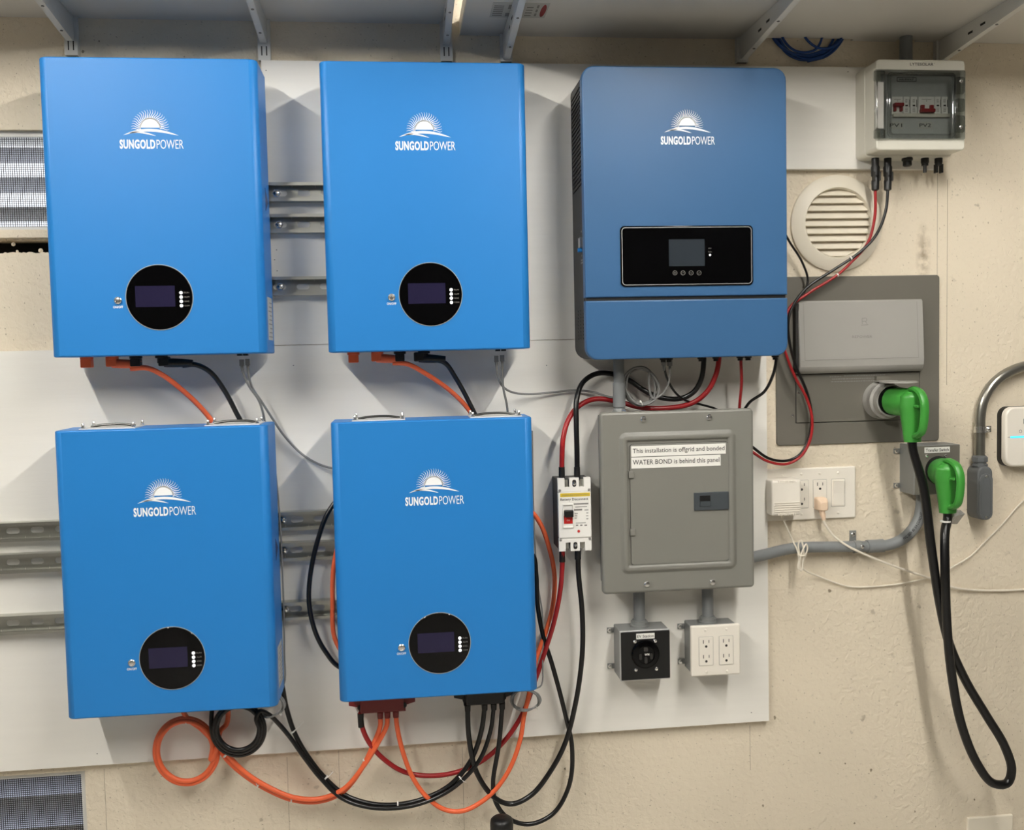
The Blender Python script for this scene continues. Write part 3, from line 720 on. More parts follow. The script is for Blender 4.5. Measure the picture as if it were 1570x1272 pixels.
# ------------------------------------------------------------------ breaker panel
YP = -.110
cx, cz, w, h = R4(922, 629, 1156.3, 906, YP)
PCX, PCZ, PW, PH = cx, cz, w, h
t = thing('breaker_panel', 'grey steel breaker panel with hinged door and two white text labels', 'electrical panel', (cx,YB,cz-h/2))
G().rbox(cx, cz, w-.028, h-.020, YB, YP+.008, .003).build('enclosure', 'grey_box', t)
G().rbox(cx, cz, w, h, YP+.014, YP, .009, .006).build('trim_cover', 'grey_panel', t)
fx, fz, fw, fh = R4(949.5, 660, 1129.5, 876.5, YP)
rg = []
for i, y in ((0,0),(.004,-.0012),(.007,-.0048),(.010,-.0060),(.0155,-.0060),(.0185,-.0046),(.0205,-.0012)):
    rg.append([(x,YP+y+.0002,z) for x,z in rrect(fx,fz,fw-2*i,fh-2*i,max(.018-i,.003),7)])
G().loft(rg, False, False).build('raised_frame', 'grey_panel', t, ang=60)
dx, dz, dw, dh = R4(966.5, 679, 1116.5, 862.5, YP)
dr = G().rbox(dx, dz, dw, dh, YP+.0005, YP-.0022, .007, .001).build('door', 'grey_panel', t)
G().frame(dx, dz, dw+.0022, dh+.0022, .008, dw, dh, .007, YP+.0005, YP-.0004).build('door_gap', 'ink', t)
la_ = R4(1064, 754, 1117, 781.5, YP-.003)
lt = G().rbox(la_[0], la_[1], la_[2], la_[3], YP-.002, YP-.0055, .0015, .001).build('latch', 'grey_dark', dr)
q = R4(1073, 759.5, 1089, 775.5, YP-.005); G().frame(q[0], q[1], q[2]+.002, q[3]+.002, .001, q[2], q[3], .0005, YP-.005, YP-.0062, .0004).build('pull_rim', 'grey_dark', lt)
G().rbox(q[0], q[1], q[2], q[3], YP-.005, YP-.0057, .0005).build('pull_recess', 'black', lt, smooth=False)
G().box(q[0]-q[2]/2, q[0]+q[2]/2, YP-.0055, YP-.0075, q[1]-.001, q[1]-q[3]/2).build('pull_tab', 'grey_dark', lt, smooth=False)
p = at(1081.6, 742.3, YP-.002); G().lathe((p.x,YP-.0022,p.z), [(.0090,0),(.0090,-.0005),(.0080,-.0005),(.0080,0)], n=28, loop=True).build('knockout', 'grey_panel', dr)
for px, py in ((967.8,727.5),(970,815.5)):
    p = at(px,py,YP-.003); hb = G().rbox(p.x, p.z, .012, .016, YP-.0005, YP-.006, .0015, .0015).build('hinge', 'grey_panel', dr)
for px, py in ((986.4,642.3),(1087.3,639.5),(992,895),(1092.5,892)): screw(t, at(px,py,YP), .0070)
for x0, y0, x1, y1, s in ((967.8,681.7,1112.8,697.6,'This installation is offgrid and bonded'),(968,699,1104.8,715.8,'WATER BOND is behind this panel')):
    a, b, c, d = R4(x0, y0, x1, y1, YP-.003); lb = G().rbox(a, b, c, d, YP-.002, YP-.0030, .0004).build('label', 'label_white', dr, smooth=False)
    g = G(); g.text(s, a, b-.0003, c*.97, d*.58, YP-.0034, .004); g.build('label_lettering', 'ink', lb, smooth=False)
zpb = cz-(h-.020)/2
# conduits in and out of the panel
p = at(980, 930, -.048); t = thing('conduit_nipple', 'grey conduit between breaker panel and the black vehicle outlet box', 'conduit', (p.x,-.048,EVZ), 'short grey conduits')
G().cyl((p.x,-.048,EVZ+.008), (p.x,-.048,zpb+.002), .0132, n=20).build('pipe', 'pvc', t)
p = at(1085, 925, -.048); t = thing('conduit_nipple', 'grey conduit between breaker panel and the white double outlet box', 'conduit', (p.x,-.048,DBZ), 'short grey conduits')
G().cyl((p.x,-.048,DBZ+.004), (p.x,-.048,zpb+.002), .0132, n=20).build('pipe', 'pvc', t)
p = at(949, 590, -.085); zi = at(950,551,-.085).z; zp2 = PCZ+PH/2-.010
t = thing('conduit_nipple', 'grey conduit joining the inverter underside to the top of the breaker panel', 'conduit', (p.x,-.085,zp2), 'short grey conduits')
G().lathe((p.x,-.085,zp2), [(.0122,-.002),(.0122,.020),(.0140,.0205),(.0140,.075),(.0122,.0755),(.0122,zi-zp2+.008)], n=20, axis='z').build('pipe', 'pvc', t)
G().lathe((p.x,-.085,zp2), [(.0165,0),(.0165,.010),(.0145,.016)], n=20, axis='z').build('connector', 'grey_box', t)
G().cyl((p.x+.004,-.098,zp2+.012), (p.x+.012,-.106,zp2+.012), .0045, n=10).build('clamp_screw', 'chrome', t)

# ------------------------------------------------------------------ battery disconnect
YD = -.100
cx, cz, w, h = R4(856.5, 732.5, 906.5, 844.5, YD)
t = thing('battery_disconnect', 'white two-pole battery disconnect breaker with black and red toggle', 'breaker', (cx,YB,cz-h/2))
G().box(cx-w/2, cx+w/2, YB, YD+.012, cz-h/2+.004, cz+h/2-.004).build('body', 'black_body', t, smooth=False)
zA, zB_ = at(880,754,YD).z, at(880,824,YD).z
G().rbox(cx, (zA+zB_)/2, w, zA-zB_, YD+.014, YD, .002, .001).build('front_cover', 'label_white', t)
def comb(zin, zout):
    s = 1 if zout > zin else -1; g = G()
    g.box(cx-w/2, cx+w/2, YD+.014, YD+.002, zin, zin+s*.010)
    for x0, x1 in ((-w/2,-w/2+.015),(-.0105,.0105),(w/2-.015,w/2)): g.box(cx+x0, cx+x1, YD+.014, YD+.002, zin+s*.010, zout)
    return g
top = comb(zA+.0008, cz+h/2).build('terminal_cover', 'label_white', t, smooth=False)
bot = comb(zB_-.0008, cz-h/2).build('terminal_cover', 'label_white', t, smooth=False)
for s in (1,-1):
    zz = cz+s*(h/2-.008)
    G().rbox(cx, zz-s*.004, .009, .016, YD+.004, YD+.0016, .004).build('mounting_slot', 'ink', top if s > 0 else bot)
    screw(t, (cx,YD+.0016,zz-s*.005), .0032)
    for sx in (-1,1):
        G().cyl((cx+sx*.0182,YD+.016,zz+s*.004), (cx+sx*.0182,YD+.016,zz-s*.014), .0068, n=10).build('terminal_lug', 'zinc', t)
        screw(t, (cx+sx*(w/2-.004),YD+.0016,(zA+.004) if s > 0 else (zB_-.004)), .0030, mat='ink_grey')
a, b, c, d = R4(859, 755.5, 904.5, 761, YD); yl = G().rbox(a, b, c, d, YD, YD-.0005, .0003).build('yellow_strip', 'yellow', t, smooth=False)
g = G(); g.text('WARNING: RISK OF ELECTRIC SHOCK', a, b, c*.9, d*.4, YD-.0007); g.build('strip_lettering', 'ink_grey', yl, smooth=False)
a, b, c, d = R4(857.5, 761.3, 903, 769.5, YD); lb = G().rbox(a, b, c, d, YD, YD-.0006, .0003).build('label', 'label_white', t, smooth=False)
g = G(); g.text('Battery Disconnect', a, b, c*.93, d*.62, YD-.0009, .018); g.build('label_lettering', 'ink', lb, smooth=False)
a, b, c, d = R4(862.5, 772, 879.5, 809, YD); fr = G().frame(a, b, c, d, .001, c-.005, d-.006, .001, YD, YD-.003, .0005).build('toggle_frame', 'label_white', t)
G().rbox(a, b-.0085, c-.006, .018, YD, YD-.0012, .0005).build('toggle_flag', 'red', fr, smooth=False)
G().rbox(a+.001, b+.006, c-.006, .015, YD, YD-.012, .001, .0015).build('toggle', 'black', t)
g = G(); g.text('ON', a, b-.010, .007, .003, YD-.0016); g.build('toggle_lettering', 'label_white', fr, smooth=False)
g = G()
for k, (x0, x1, py, hh) in enumerate(((879.5,902,772.5,2.2),(882,900,777,1.2),(880,892.5,781.5,2.6),(896,902,781.5,1.4),(881,886,787,1.0),(899,902,786,1.2),(881,885,790.5,1.0),(898.5,902,790.5,1.2),(881,884,794,1.0),(899,902,795,1.2),(883,898,801.5,.8),(883,886.5,805,2.2),(889.5,893,805,2.2),(896,900,805,2.2))):
    a = at(x0,py,YD); b = at(x1,py,YD); g.box(a.x, b.x, YD, YD-.0004, a.z-hh*.0007, a.z+hh*.0007)
g.build('rating_print', 'ink_grey', t, smooth=False)
p = at(887.3, 814, YD); G().lathe((p.x,YD,p.z), [(.0030,0),(.0030,-.0012),(.001,-.0016)], n=14).build('test_button', 'red', t)
DIS = (cx, cz, w, h)

# ------------------------------------------------------------------ transfer switch box
YT = -.067
cx, cz, w, h = R4(1401.5, 682, 1471.7, 757.5, YT)
TBX, TBZ = cx, cz-h/2
t = thing('transfer_switch_box', 'grey steel box holding the lower green plug, marked transfer switch', 'electrical box', (cx,0,cz-h/2))
G().rbox(cx, cz, w, h, 0, YT, .002, .001).build('box', 'grey_box', t)
G().rbox(cx, cz, w-.003, h-.003, YT+.001, YT-.0010, .001).build('face_plate', 'grey_plate', t, smooth=False)
a, b, c, d = R4(1417, 685, 1455.7, 693.7, YT); lb = G().rbox(a, b, c, d, YT-.0005, YT-.0018, .0004).build('label', 'label_white', t, smooth=False)
g = G(); g.text('Transfer Switch', a, b, c*.91, d*.55, YT-.0022, .015); g.build('label_lettering', 'ink', lb, smooth=False)
PX2 = 1.262; pz2 = at(1437, 719, YT).z
G().lathe((PX2,YT,pz2), [(.0315,0),(.0315,-.006),(.029,-.010),(.024,-.010)], n=32).build('outlet', 'black', t)
for px, py in ((1421,699),(1449.6,698.5)): screw(t, at(px,py,YT-.001), .0040)
ears(t, cx-w/2, (at(1378,691,0).z, at(1378,743.5,0).z), 0)

# ------------------------------------------------------------------ generator cord with two green plugs
cord = thing('generator_cord', 'thick black power cord looping between two green grip-handle plugs', 'power cord', (1.25,-.12,at(1530,1205,-.12).z))
def plug(x, y, z, lean, dep):
    F = lambda f, dz: (x+lean*f, y-dep*f, z+dz); xb, yb = x+lean, y-dep
    g = G().tube([F(0,0),F(.35,0),F(.7,-.001),F(1,-.004),F(1.25,-.006)], .03, 20, rad=[.0315,.0330,.0325,.0290,.0170], sub=5)
    g.tube([(xb,yb-.002,z+.024),(xb,yb-.002,z+.014),(xb,yb,z-.008),(xb,yb,z-.034),(xb,yb,z-.062),(xb,yb,z-.091)], .02, 20, rad=[.0120,.0205,.0225,.0195,.0165,.0140], sub=5, flat=1.42)
    b = g.build('plug_body', 'green', cord)
    hp = [(xb,yb+.018,z+.024),(xb,yb-.006,z+.030),(xb+.001,yb-.034,z+.022),(xb+.002,yb-.047,z+.002),(xb+.002,yb-.047,z-.034),(xb+.001,yb-.037,z-.066),(xb,yb-.010,z-.078)]
    G().tube(hp, .0068, 10, sub=6, flat=1.5).build('grip_handle', 'green', b)
    G().rbox(xb, z-.008, .020, .006, yb-.018, yb-.040, .002, .001).build('grip_rib', 'green', b)
    G().lathe((x,y+.002,z), [(.0325,0),(.0325,.006),(.027,.008)], n=28).build('plug_face', 'black', b)
    return Vector((xb,yb,z-.091))
e1 = plug(PX1, -.066, pz1-.001, .014, .064)
e2 = plug(PX2, -.080, pz2-.004, -.008, .044)
cp = [e1+Vector((0,0,.01)), e1+Vector((0,0,-.012))]+[at(*q) for q in ((1416,748,-.140),(1428,840,-.140),(1440,920,-.138),(1455,985,-.135),(1480,1042,-.130),(1512,1096,-.124),(1540,1143,-.120),(1551,1180,-.118),(1544,1200,-.118),(1522,1200,-.120),(1497,1168,-.126),(1474,1110,-.134),(1460,1040,-.142),(1452,960,-.152),(1449,870,-.156),(1449,815,-.140))]+[e2+Vector((0,0,-.014)), e2+Vector((0,0,.01))]
G().tube(cp, .0104, 14, sub=10).build('cable', 'black_cable', cord)
p = at(1449.5, 799, -.130); G().tube([p+Vector((0,0,-.0015)), p+Vector((0,0,.0015))], .0120, 14, sub=0).build('zip_tie', 'label_white', cord)
a = at(1457,780,-.115)
tg = [(0,0),(.026,-.004),(.034,-.012),(.022,-.038),(.004,-.036),(-.002,-.02)]
G().add([(a.x+x,-.113-.006*((i % 3)-1),a.z+z) for i,(x,z) in enumerate(tg)]+[(a.x+x,-.1126-.006*((i % 3)-1),a.z+z) for i,(x,z) in enumerate(tg)]+[(a.x+.014,-.120,a.z-.016),(a.x+.014,-.1196,a.z-.016)],
        [[i,(i+1)%6,12] for i in range(6)]+[[6+(i+1)%6,6+i,13] for i in range(6)]+[[i,6+i,6+(i+1)%6,(i+1)%6] for i in range(6)]).build('foil_tag', 'foil', cord, smooth=False)

# ------------------------------------------------------------------ metal conduit with elbow body, far right
pts = [at(*q) for q in ((1502,704,-.022),(1502.5,660,-.022),(1503,638,-.022),(1507,616,-.022),(1517.5,595,-.022),(1535,577.5,-.022),(1555,566.5,-.022),(1572,561,-.022),(1600,556,-.022),(1680,545,-.022),(1900,530,-.022),(2300,505,-.022))]
t = thing('metal_conduit', 'bent bare metal conduit ending in a grey conduit body at far right', 'conduit', (pts[0].x,-.02,at(1505,797,-.02).z))
G().tube(pts, .0122, 16).build('pipe', 'emt', t)
p = at(1502, 658, -.02); st = G().box(p.x+.010, p.x+.030, -.0, -.020, p.z-.0075, p.z+.0075)
st.lathe((p.x,-.022,p.z), [(.0124,-.0075),(.0146,-.0075),(.0146,.0075),(.0124,.0075)], n=20, axis='z', loop=True)
st = st.build('strap', 'chrome', t)
G().lathe((p.x+.0215,-.020,p.z), [(.0065,0),(.0065,-.003),(.003,-.006)], n=12).build('screw', 'chrome', st)
zt_ = at(1502,714,-.022).z
G().lathe((pts[0].x,-.022,zt_), [(.0185,0),(.0185,.005),(.0155,.006),(.0155,.010),(.0185,.011),(.0185,.022),(.014,.026)], n=8, axis='z').build('lock_nut', 'pvc_dark', t)
a, b, c, d = R4(1490, 714, 1521.5, 796, -.035)
bd = G().rbox(pts[0].x, b, .0385, d, -.001, -.046, .017, .004).build('conduit_body', 'pvc_dark', t)
G().rbox(pts[0].x, b-.008, .034, d-.018, -.045, -.0505, .0165, .0015).build('cover', 'pvc_dark', bd)
G().frame(pts[0].x, b-.008, .022, d-.032, .0105, .0205, d-.0335, .0098, -.050, -.0513).build('cover_bead', 'pvc_dark', bd)
for s in (1,-1): screw(t, (pts[0].x,-.0503,b-.008+s*(d/2-.016)), .0030, mat='zinc')

# ------------------------------------------------------------------ white wireless device at the right edge
a = at(1535.5, 623.5, -.016); b = at(1535.5, 715, -.016); s = a.z-b.z; cx = at(1540.5,669,-.03).x+s/2-.001; cz = (a.z+b.z)/2
t = thing('wireless_controller', 'white rounded-square wall controller with glowing blue line, cut by right edge', 'controller', (cx,0,cz-s/2))
G().rbox(cx, cz, s, s, 0, -.018, .022, .001, 8).build('back_shell', 'black', t)
fr = G().rbox(cx, cz, s-.001, s-.001, -.017, -.034, .0225, .005, 8).build('front_shell', 'white_plastic', t)
G().box(cx-s/2+.013, cx+s/2-.013, -.0335, -.0346, cz-.0022, cz+.0022).build('light_line', 'led_blue', fr, smooth=False)
G().box(cx-s/2+.006, cx-s/2+.013, -.0335, -.0344, cz-.0005, cz+.0005).build('light_slot', 'ink_grey', fr, smooth=False)
g = G(); p = at(1571,645.5,-.034); g.text('E', p.x, p.z, .007, .0125, -.0345, .02); p = at(1564.5,661,-.034); g.text('O', p.x, p.z, .008, .008, -.0345); g.build('lettering', 'ink_grey', fr, smooth=False)

# ------------------------------------------------------------------ four-gang wall plate
cx, cz, w, h = R4(1173, 717, 1312, 796.3, -.006)
t = thing('switch_plate', 'white four-gang wall plate with outlets and a rocker switch', 'wall plate', (cx,0,cz-h/2))
G().rbox(cx, cz, w, h, 0, -.0065, .003, .003).build('plate', 'white_plastic', t)
for i in range(4):
    x = cx+(-1.5+i)*.046
    if i < 3: receptacle(t, x, cz, -.0065)
    else:
        r = G().rbox(x, cz, .0330, .0665, -.0045, -.0075, .0015, .0006).build('switch_frame', 'white_plastic', t)
        G().frame(x, cz, .0345, .068, .002, .0332, .0667, .0015, -.0055, -.0067).build('reveal_line', 'ink_grey', r)
        G().polyx([(-.0065,cz-.030),(-.0065,cz+.030),(-.0135,cz+.030),(-.0095,cz),(-.0085,cz-.030)], x-.0135, x+.0135).build('rocker', 'white_plastic', r, smooth=False)
    for s in (1,-1): screw(t, (x,-.0065,cz+s*.0485), .0030, mat='white_plastic')
WPX, WPZ = cx, cz
# plug-in adapter with bundled cord
xa, za = at(1206.5, 0, -.05).x, 0
a, b, c, d = R4(1183.5, 735.5, 1229.5, 790.5, -.056)
t = thing('plug_adapter', 'white ribbed plug-in power adapter on the left of the wall plate', 'adapter', (a,-.008,b-d/2))
G().rbox(a, b, c, d, -.008, -.056, .006, .006).build('case', 'white_plastic', t)
for k in range(5): G().rbox(a, b-.011-k*.0052, c-.010, .0016, -.0555, -.0580, .0006).build('rib', 'white_plastic', t, smooth=False)
for k in range(10):
    for s in (1,-1): G().box(a-.020+k*.0044-.0009, a-.020+k*.0044+.0009, -.0515, -.0576, b+s*(d/2-.0062), b+s*(d/2-.0015)).build('grip_rib', 'white_plastic', t, smooth=False)
p0 = Vector((a-.001,-.030,b-d/2))
G().cyl(p0+Vector((0,0,.003)), p0+Vector((0,0,-.010)), .0046, .0030, 10).build('strain_relief', 'white_cord', t)
path = [p0+Vector((0,0,-.008))]+[at(*q) for q in ((1208,812,-.030),(1216,830,-.026),(1222,842,-.045),(1225,856,-.050),(1224,870,-.050),(1228,874,-.050),(1231,862,-.052),(1232,842,-.052),(1228,828,-.052),(1224,834,-.050),(1227,852,-.049),(1231,868,-.050),(1229,874,-.050),(1226,864,-.053),(1230,845,-.055),(1236,834,-.052),(1238,840,-.050),(1233,856,-.049),(1229,866,-.045),(1234,874,-.030),(1257,884,-.008),(1300,898.5,-.006),(1337,899,-.005),(1377,895,-.006),(1417,887,-.008),(1440,880,-.010),(1460,869,-.008),(1487,853,-.006),(1508.5,832,-.005),(1538,802,-.005),(1570,766.5,-.005),(1640,720,-.005),(1800,660,-.005),(2300,640,-.005))]
G().tube(path, .0019, 8).build('cord', 'white_cord', t)
p = at(1229,851,-.051); G().rbox(p.x, p.z, .016, .0030, -.044, -.058, .001, .0008).build('twist_tie', 'white_cord', t)
# beige plug and cord
p = at(1263.5, 771, -.03); t = thing('beige_plug_cord', 'beige grounded plug with white cord in the third gang of the wall plate', 'power cord', (p.x,-.02,p.z-.035))
a, b, c, d = R4(1253, 762.5, 1271.5, 786, -.030)
rings = [[(x,y,z) for x,z in rrect(a,b+.002-dz_,ww_,hh_,.004)] for y, ww_, hh_, dz_ in ((-.008,.026,.030,0),(-.022,.026,.030,0),(-.032,.022,.026,.002),(-.036,.016,.018,.004))]
pb = G().loft(rings).build('plug_body', 'beige_plug', t)
pe = at(1263.5, 797, -.026)
G().tube([(a,-.022,b-.008),(a,-.024,b-.018),pe], .006, 12, rad=[.0085,.0070,.0042], sub=4).build('strain_relief', 'beige_plug', t)
for k in range(3): G().lathe((pe.x-.0005+k*.0002,-.0255,pe.z+.004+k*.005), [(.0050,0),(.0050,.0016)], n=12, axis='z').build('relief_rib', 'beige_plug', t)
G().tube([pe+Vector((0,0,.006)), pe+Vector((0,0,-.004))]+[at(*q) for q in ((1275.7,818.4,-.026),(1292,832,-.033),(1310.5,842.5,-.040),(1350.6,860,-.036),(1390.8,874.6,-.022),(1431,888,-.014),(1460,900,-.009),(1497.8,904.5,-.006),(1535,905,-.006),(1570,903.5,-.006),(1650,900,-.006),(1900,905,-.006),(2300,890,-.006))], .0027, 10).build('cord', 'white_cord', t)

# ------------------------------------------------------------------ plastic conduit from panel to transfer switch
YC = -.022
ptsA = [at(*q) for q in ((1140,857,-.045),(1158,853,-.043),(1180,848,-.034),(1205,842,-.026),(1230,839,YC),(1270,838,YC),(1332,837.5,YC))]
ptsB = [at(*q) for q in ((1332,837.5,YC),(1352,836.5,YC),(1368,833.5,YC),(1384,826,YC),(1398,813,YC),(1408,797,YC),(1412,780,YC),(1413,768,YC),(1413.5,752,YC))]
t = thing('plastic_conduit', 'grey plastic conduit curving from the breaker panel up to the transfer switch box', 'conduit', (ptsA[4].x,YC,ptsA[4].z-.02))
G().tube(ptsA, .0132, 18).build('pipe', 'pvc', t)
G().tube(ptsB, .0134, 18).build('elbow', 'pvc', t)
a, b = at(1329,837.6,YC), at(1354,836.2,YC); G().tube([a,b], .0158, 20, sub=0).build('coupling', 'pvc', t)
a = at(1313.5,837.8,YC); st = G().lathe((a.x,YC,a.z), [(.0134,-.008),(.0150,-.008),(.0150,.008),(.0134,.008)], n=24, axis='x', loop=True)
st.box(a.x-.008, a.x+.008, 0, -.003, a.z+.010, a.z+.036); st.box(a.x+.0, a.x+.012, -.024, -.030, a.z-.004, a.z+.012)
st = st.build('strap', 'grey_box', t)
screw(st, (a.x,-.003,a.z+.027), .0055); screw(st, (a.x+.007,-.037,a.z+.003), .0050)
# printed words following the bend
def text_along(g, s, pts, radius, size, off):
    P = catmull(pts, 10); L = [0]
    for i in range(1, len(P)): L.append(L[-1]+(P[i]-P[i-1]).length)
    v, f = text_data(s, 0.02); ln = size*len(s)*0.62; st0 = (L[-1]-ln)/2+off; out = []
    for a_, b_ in v:
        d = st0+(a_+.5)*ln; k = max(0, min(len(P)-2, next((i for i in range(len(L)-1) if L[i+1] >= d), len(P)-2)))
        T = (P[k+1]-P[k]); u = (d-L[k])/max(T.length,1e-6); T.normalize(); base = P[k].lerp(P[k+1], u)
        up_ = Vector((-T.z,0,T.x)); ang = b_*size/radius+0.35
        out.append(base+up_*(math.sin(ang)*(radius+.0004))+Vector((0,-1,0))*(math.cos(ang)*(radius+.0004)))
    g.add(out, f)
g = G(); text_along(g, 'PVC SCH 80 3/4 CONDUIT', ptsB[2:8], .0134, .0062, 0.0); g.build('conduit_lettering', 'ink', t, smooth=False)

# ------------------------------------------------------------------ busbar covers below the lower right battery
def bus(name, px0, px1, py1, mat, label, ports):
    zb_ = at((px0+px1)/2, py1, -.075).z; x0, x1 = at(px0,py1,-.075).x, at(px1,py1,-.075).x; w = x1-x0
    t = thing(name, label, 'busbar', ((x0+x1)/2, YB, zb_), 'busbar covers')
    H = .062
    G().poly([(x0+.010,zb_),(x1-.010,zb_),(x1-.010,zb_+.014),(x1+.012,zb_+.020),(x1+.012,zb_+H),(x0-.012,zb_+H),(x0-.012,zb_+.020),(x0+.010,zb_+.014)], YB, -.062).build('base', mat, t, smooth=False)
    G().rbox((x0+x1)/2, zb_+H/2+.006, w-.028, H-.004, -.060, -.086, .004, .003).build('cover', mat, t)
    for sx in (x0+.013, x1-.013): G().lathe((sx,-.062,zb_+.014), [(.006,0),(.006,-.002),(.0045,-.0022),(.0045,-.0005)], n=14).build('cover_screw', 'black', t)
    for px in ports:
        p = at(px, py1, -.070); G().cyl((p.x,-.070,zb_+.004), (p.x,-.070,zb_-.010), .0072, .0064, 12).build('cable_boot', 'black' if px in (553,717,743,757,770) else mat, t)
    return t
bus('busbar_cover', 543, 629, 1095, 'red_cover', 'dark red busbar cover under the lower right blue battery', (553,583,594,607))
bus('busbar_cover', 705, 782, 1083, 'black', 'black busbar cover under the lower right blue battery', (717,743,757,770))

# ------------------------------------------------------------------ cables
def cable(name, label, mat, r, P, ends=(), ties=(), cat='cable', group=None, n=10, sub=8):
    P = [at(*q) if not isinstance(q, Vector) else q for q in P]
    lo_ = min(P, key=lambda p: p.z); t = thing(name, label, cat, lo_, group)
    G().tube(P, r, n, sub=sub).build('cable', mat, t)
    for kind, p, d in ends:
        p = at(*p); d = Vector(d).normalized()
        if kind == 'boot': G().cyl(p, p+d*.030, r*1.25, r*1.15, 12).build('cable_boot', 'black', t)
        elif kind in ('elbow_orange','elbow_black'):
            m = kind.split('_')[1]
            g = G().rbox(p.x, p.z+.003, .021, .020, p.y+.011, p.y-.011, .003, .002)
            g.build('plug_elbow', m, t)
            G().tube([p, p+d*.018, p+d*.036, p+d*.058], .0085, 12, rad=[.0095,.0098,.0092,.0070], sub=4).build('plug_barrel', m, t)
        elif kind == 'rj':
            G().box(p.x-.0045, p.x+.0045, p.y-.005, p.y+.005, p.z, p.z+.014).build('data_plug', 'grey_cable', t, smooth=False)
            G().cyl(p+Vector((0,0,.001)), p+Vector((0,0,-.012)), .0036, .0024, 8).build('plug_boot', 'grey_cable', t)
        elif kind == 'mc4':
            G().lathe(p, [(.0050,-.002),(.0085,0),(.0090,.020),(.0075,.024),(.0075,.030),(.0095,.032),(.0100,.052),(.0085,.056),(.0085,.074)], n=14, axis='z').build('connector', 'black', t)
            for sx in (-1,1): G().box(p.x+sx*.0065-.0018, p.x+sx*.0065+.0018, p.y-.011, p.y-.004, p.z+.020, p.z+.040).build('connector_clip', 'black_body', t, smooth=False)
    for p, d, tail in ties:
        p = at(*p); d = Vector(d).normalized(); rr = max(r*1.35, .0035)
        G().cyl(p-d*.0015, p+d*.0015, rr, n=12).build('zip_tie', 'label_white', t)
        if tail: G().tube([p+Vector((0,-rr,0)), p+Vector((0,-rr,0))+Vector(tail)*.5+Vector((0,-.004,0)), p+Vector((0,-rr,0))+Vector(tail)], .0009, 6, sub=4).build('zip_tie_tail', 'label_white', t)
    return t
HID = -.0505
YBS = YBK-.060                       # depth of the battery sockets
# upper left battery down to the lower left
cable('battery_cable', 'orange battery cable dropping from the upper left battery behind the lower left one', 'orange', .0056,
      [(200,565,YBS),(225,564,YBS),(248,574,-.110),(282,600,-.085),(310,627,-.062),(326,648,HID),(334,670,HID),(320,800,HID),(290,960,HID),(275,1060,HID),(285,1098,-.052),(310,1118,-.052),(333,1143,-.050),(350,1166,-.050),(375,1188,-.045),(410,1210,-.040),(450,1226,-.040),(490,1228,-.042),(525,1214,-.050),(552,1182,-.058),(572,1142,-.064),(583,1112,-.070),(583,1097,-.070)],
      [('elbow_orange',(172,557,YBS),(1,0,-.06))], [((396,1203,-.042),(1,0,-.55),(-.004,0,.014)),((447,1226,-.040),(1,0,-.1),(0,0,.016)),((561,1166,-.060),(.5,0,.8),None)], group='orange battery cables')
coil = []
for k in range(0, 27):
    a = math.radians(40-30*k); rr = 50-9.0*(k/26); coil.append((285+rr*math.cos(a), 1150-rr*math.sin(a)*1.06, -.050-.010*(k/26)))
cable('battery_cable', 'orange battery cable coiled in a ring below the lower left battery', 'orange', .0055,
      [(347,1050,HID),(350,1085,-.045),(347,1110,-.040),(338,1120,-.044)]+coil[1:]+[(338,1140,-.064),(352,1160,-.060),(376,1184,-.054),(411,1206,-.050),(450,1222,-.050),(490,1224,-.053),(527,1209,-.060),(556,1176,-.066),(580,1138,-.070),(593,1112,-.070),(594,1097,-.070)],
      [], [((285,1102,-.052),(1,0,0),(.004,0,-.010)),((346,1157,-.060),(1,0,-1),None)], group='orange battery cables')
cable('battery_cable', 'black battery cable dropping from the upper left battery behind the lower left one', 'black_cable', .0056,
      [(280,560,YBS),(300,559,YBS),(322,570,-.105),(345,600,-.080),(362,632,-.058),(372,652,HID),(378,680,HID),(400,850,HID),(425,1000,HID),(434,1058,-.048),(440,1088,-.045),(452,1124,-.045),(470,1156,-.045),(498,1192,-.046),(530,1219,-.050),(570,1232,-.054),(610,1233,-.056),(650,1224,-.058),(690,1203,-.062),(722,1165,-.066),(738,1120,-.070),(743,1085,-.070)],
      [('elbow_black',(252,556,YBS),(1,0,-.03))], [((449,1121,-.046),(.5,0,-.85),(.026,0,.024)),((499,1192,-.048),(.6,0,-.7),(.018,0,.016)),((610,1233,-.058),(1,0,0),None),((706,1191,-.064),(.7,0,.5),(.012,0,-.010))], group='black battery cables')
coil = []
for k in range(0, 33):
    a = math.radians(150+30*k); rr = 42-11*(k/32); coil.append((366+rr*math.cos(a), 1117-rr*math.sin(a), -.072-.016*(k/32)))
cable('battery_cable', 'black battery cable coiled in a tight ring at the lower left battery underside', 'black_cable', .0050,
      [(330,1040,HID),(326,1075,-.062)]+coil[1:33]+[(398,1090,-.085),(412,1095,-.070),(428,1110,-.055),(444,1129,-.054),(466,1160,-.054),(492,1193,-.056),(524,1223,-.060),(565,1237,-.064),(612,1238,-.066),(655,1228,-.068),(698,1205,-.070),(735,1165,-.072),(752,1120,-.070),(757,1085,-.070)],
      [], [], group='black battery cables')
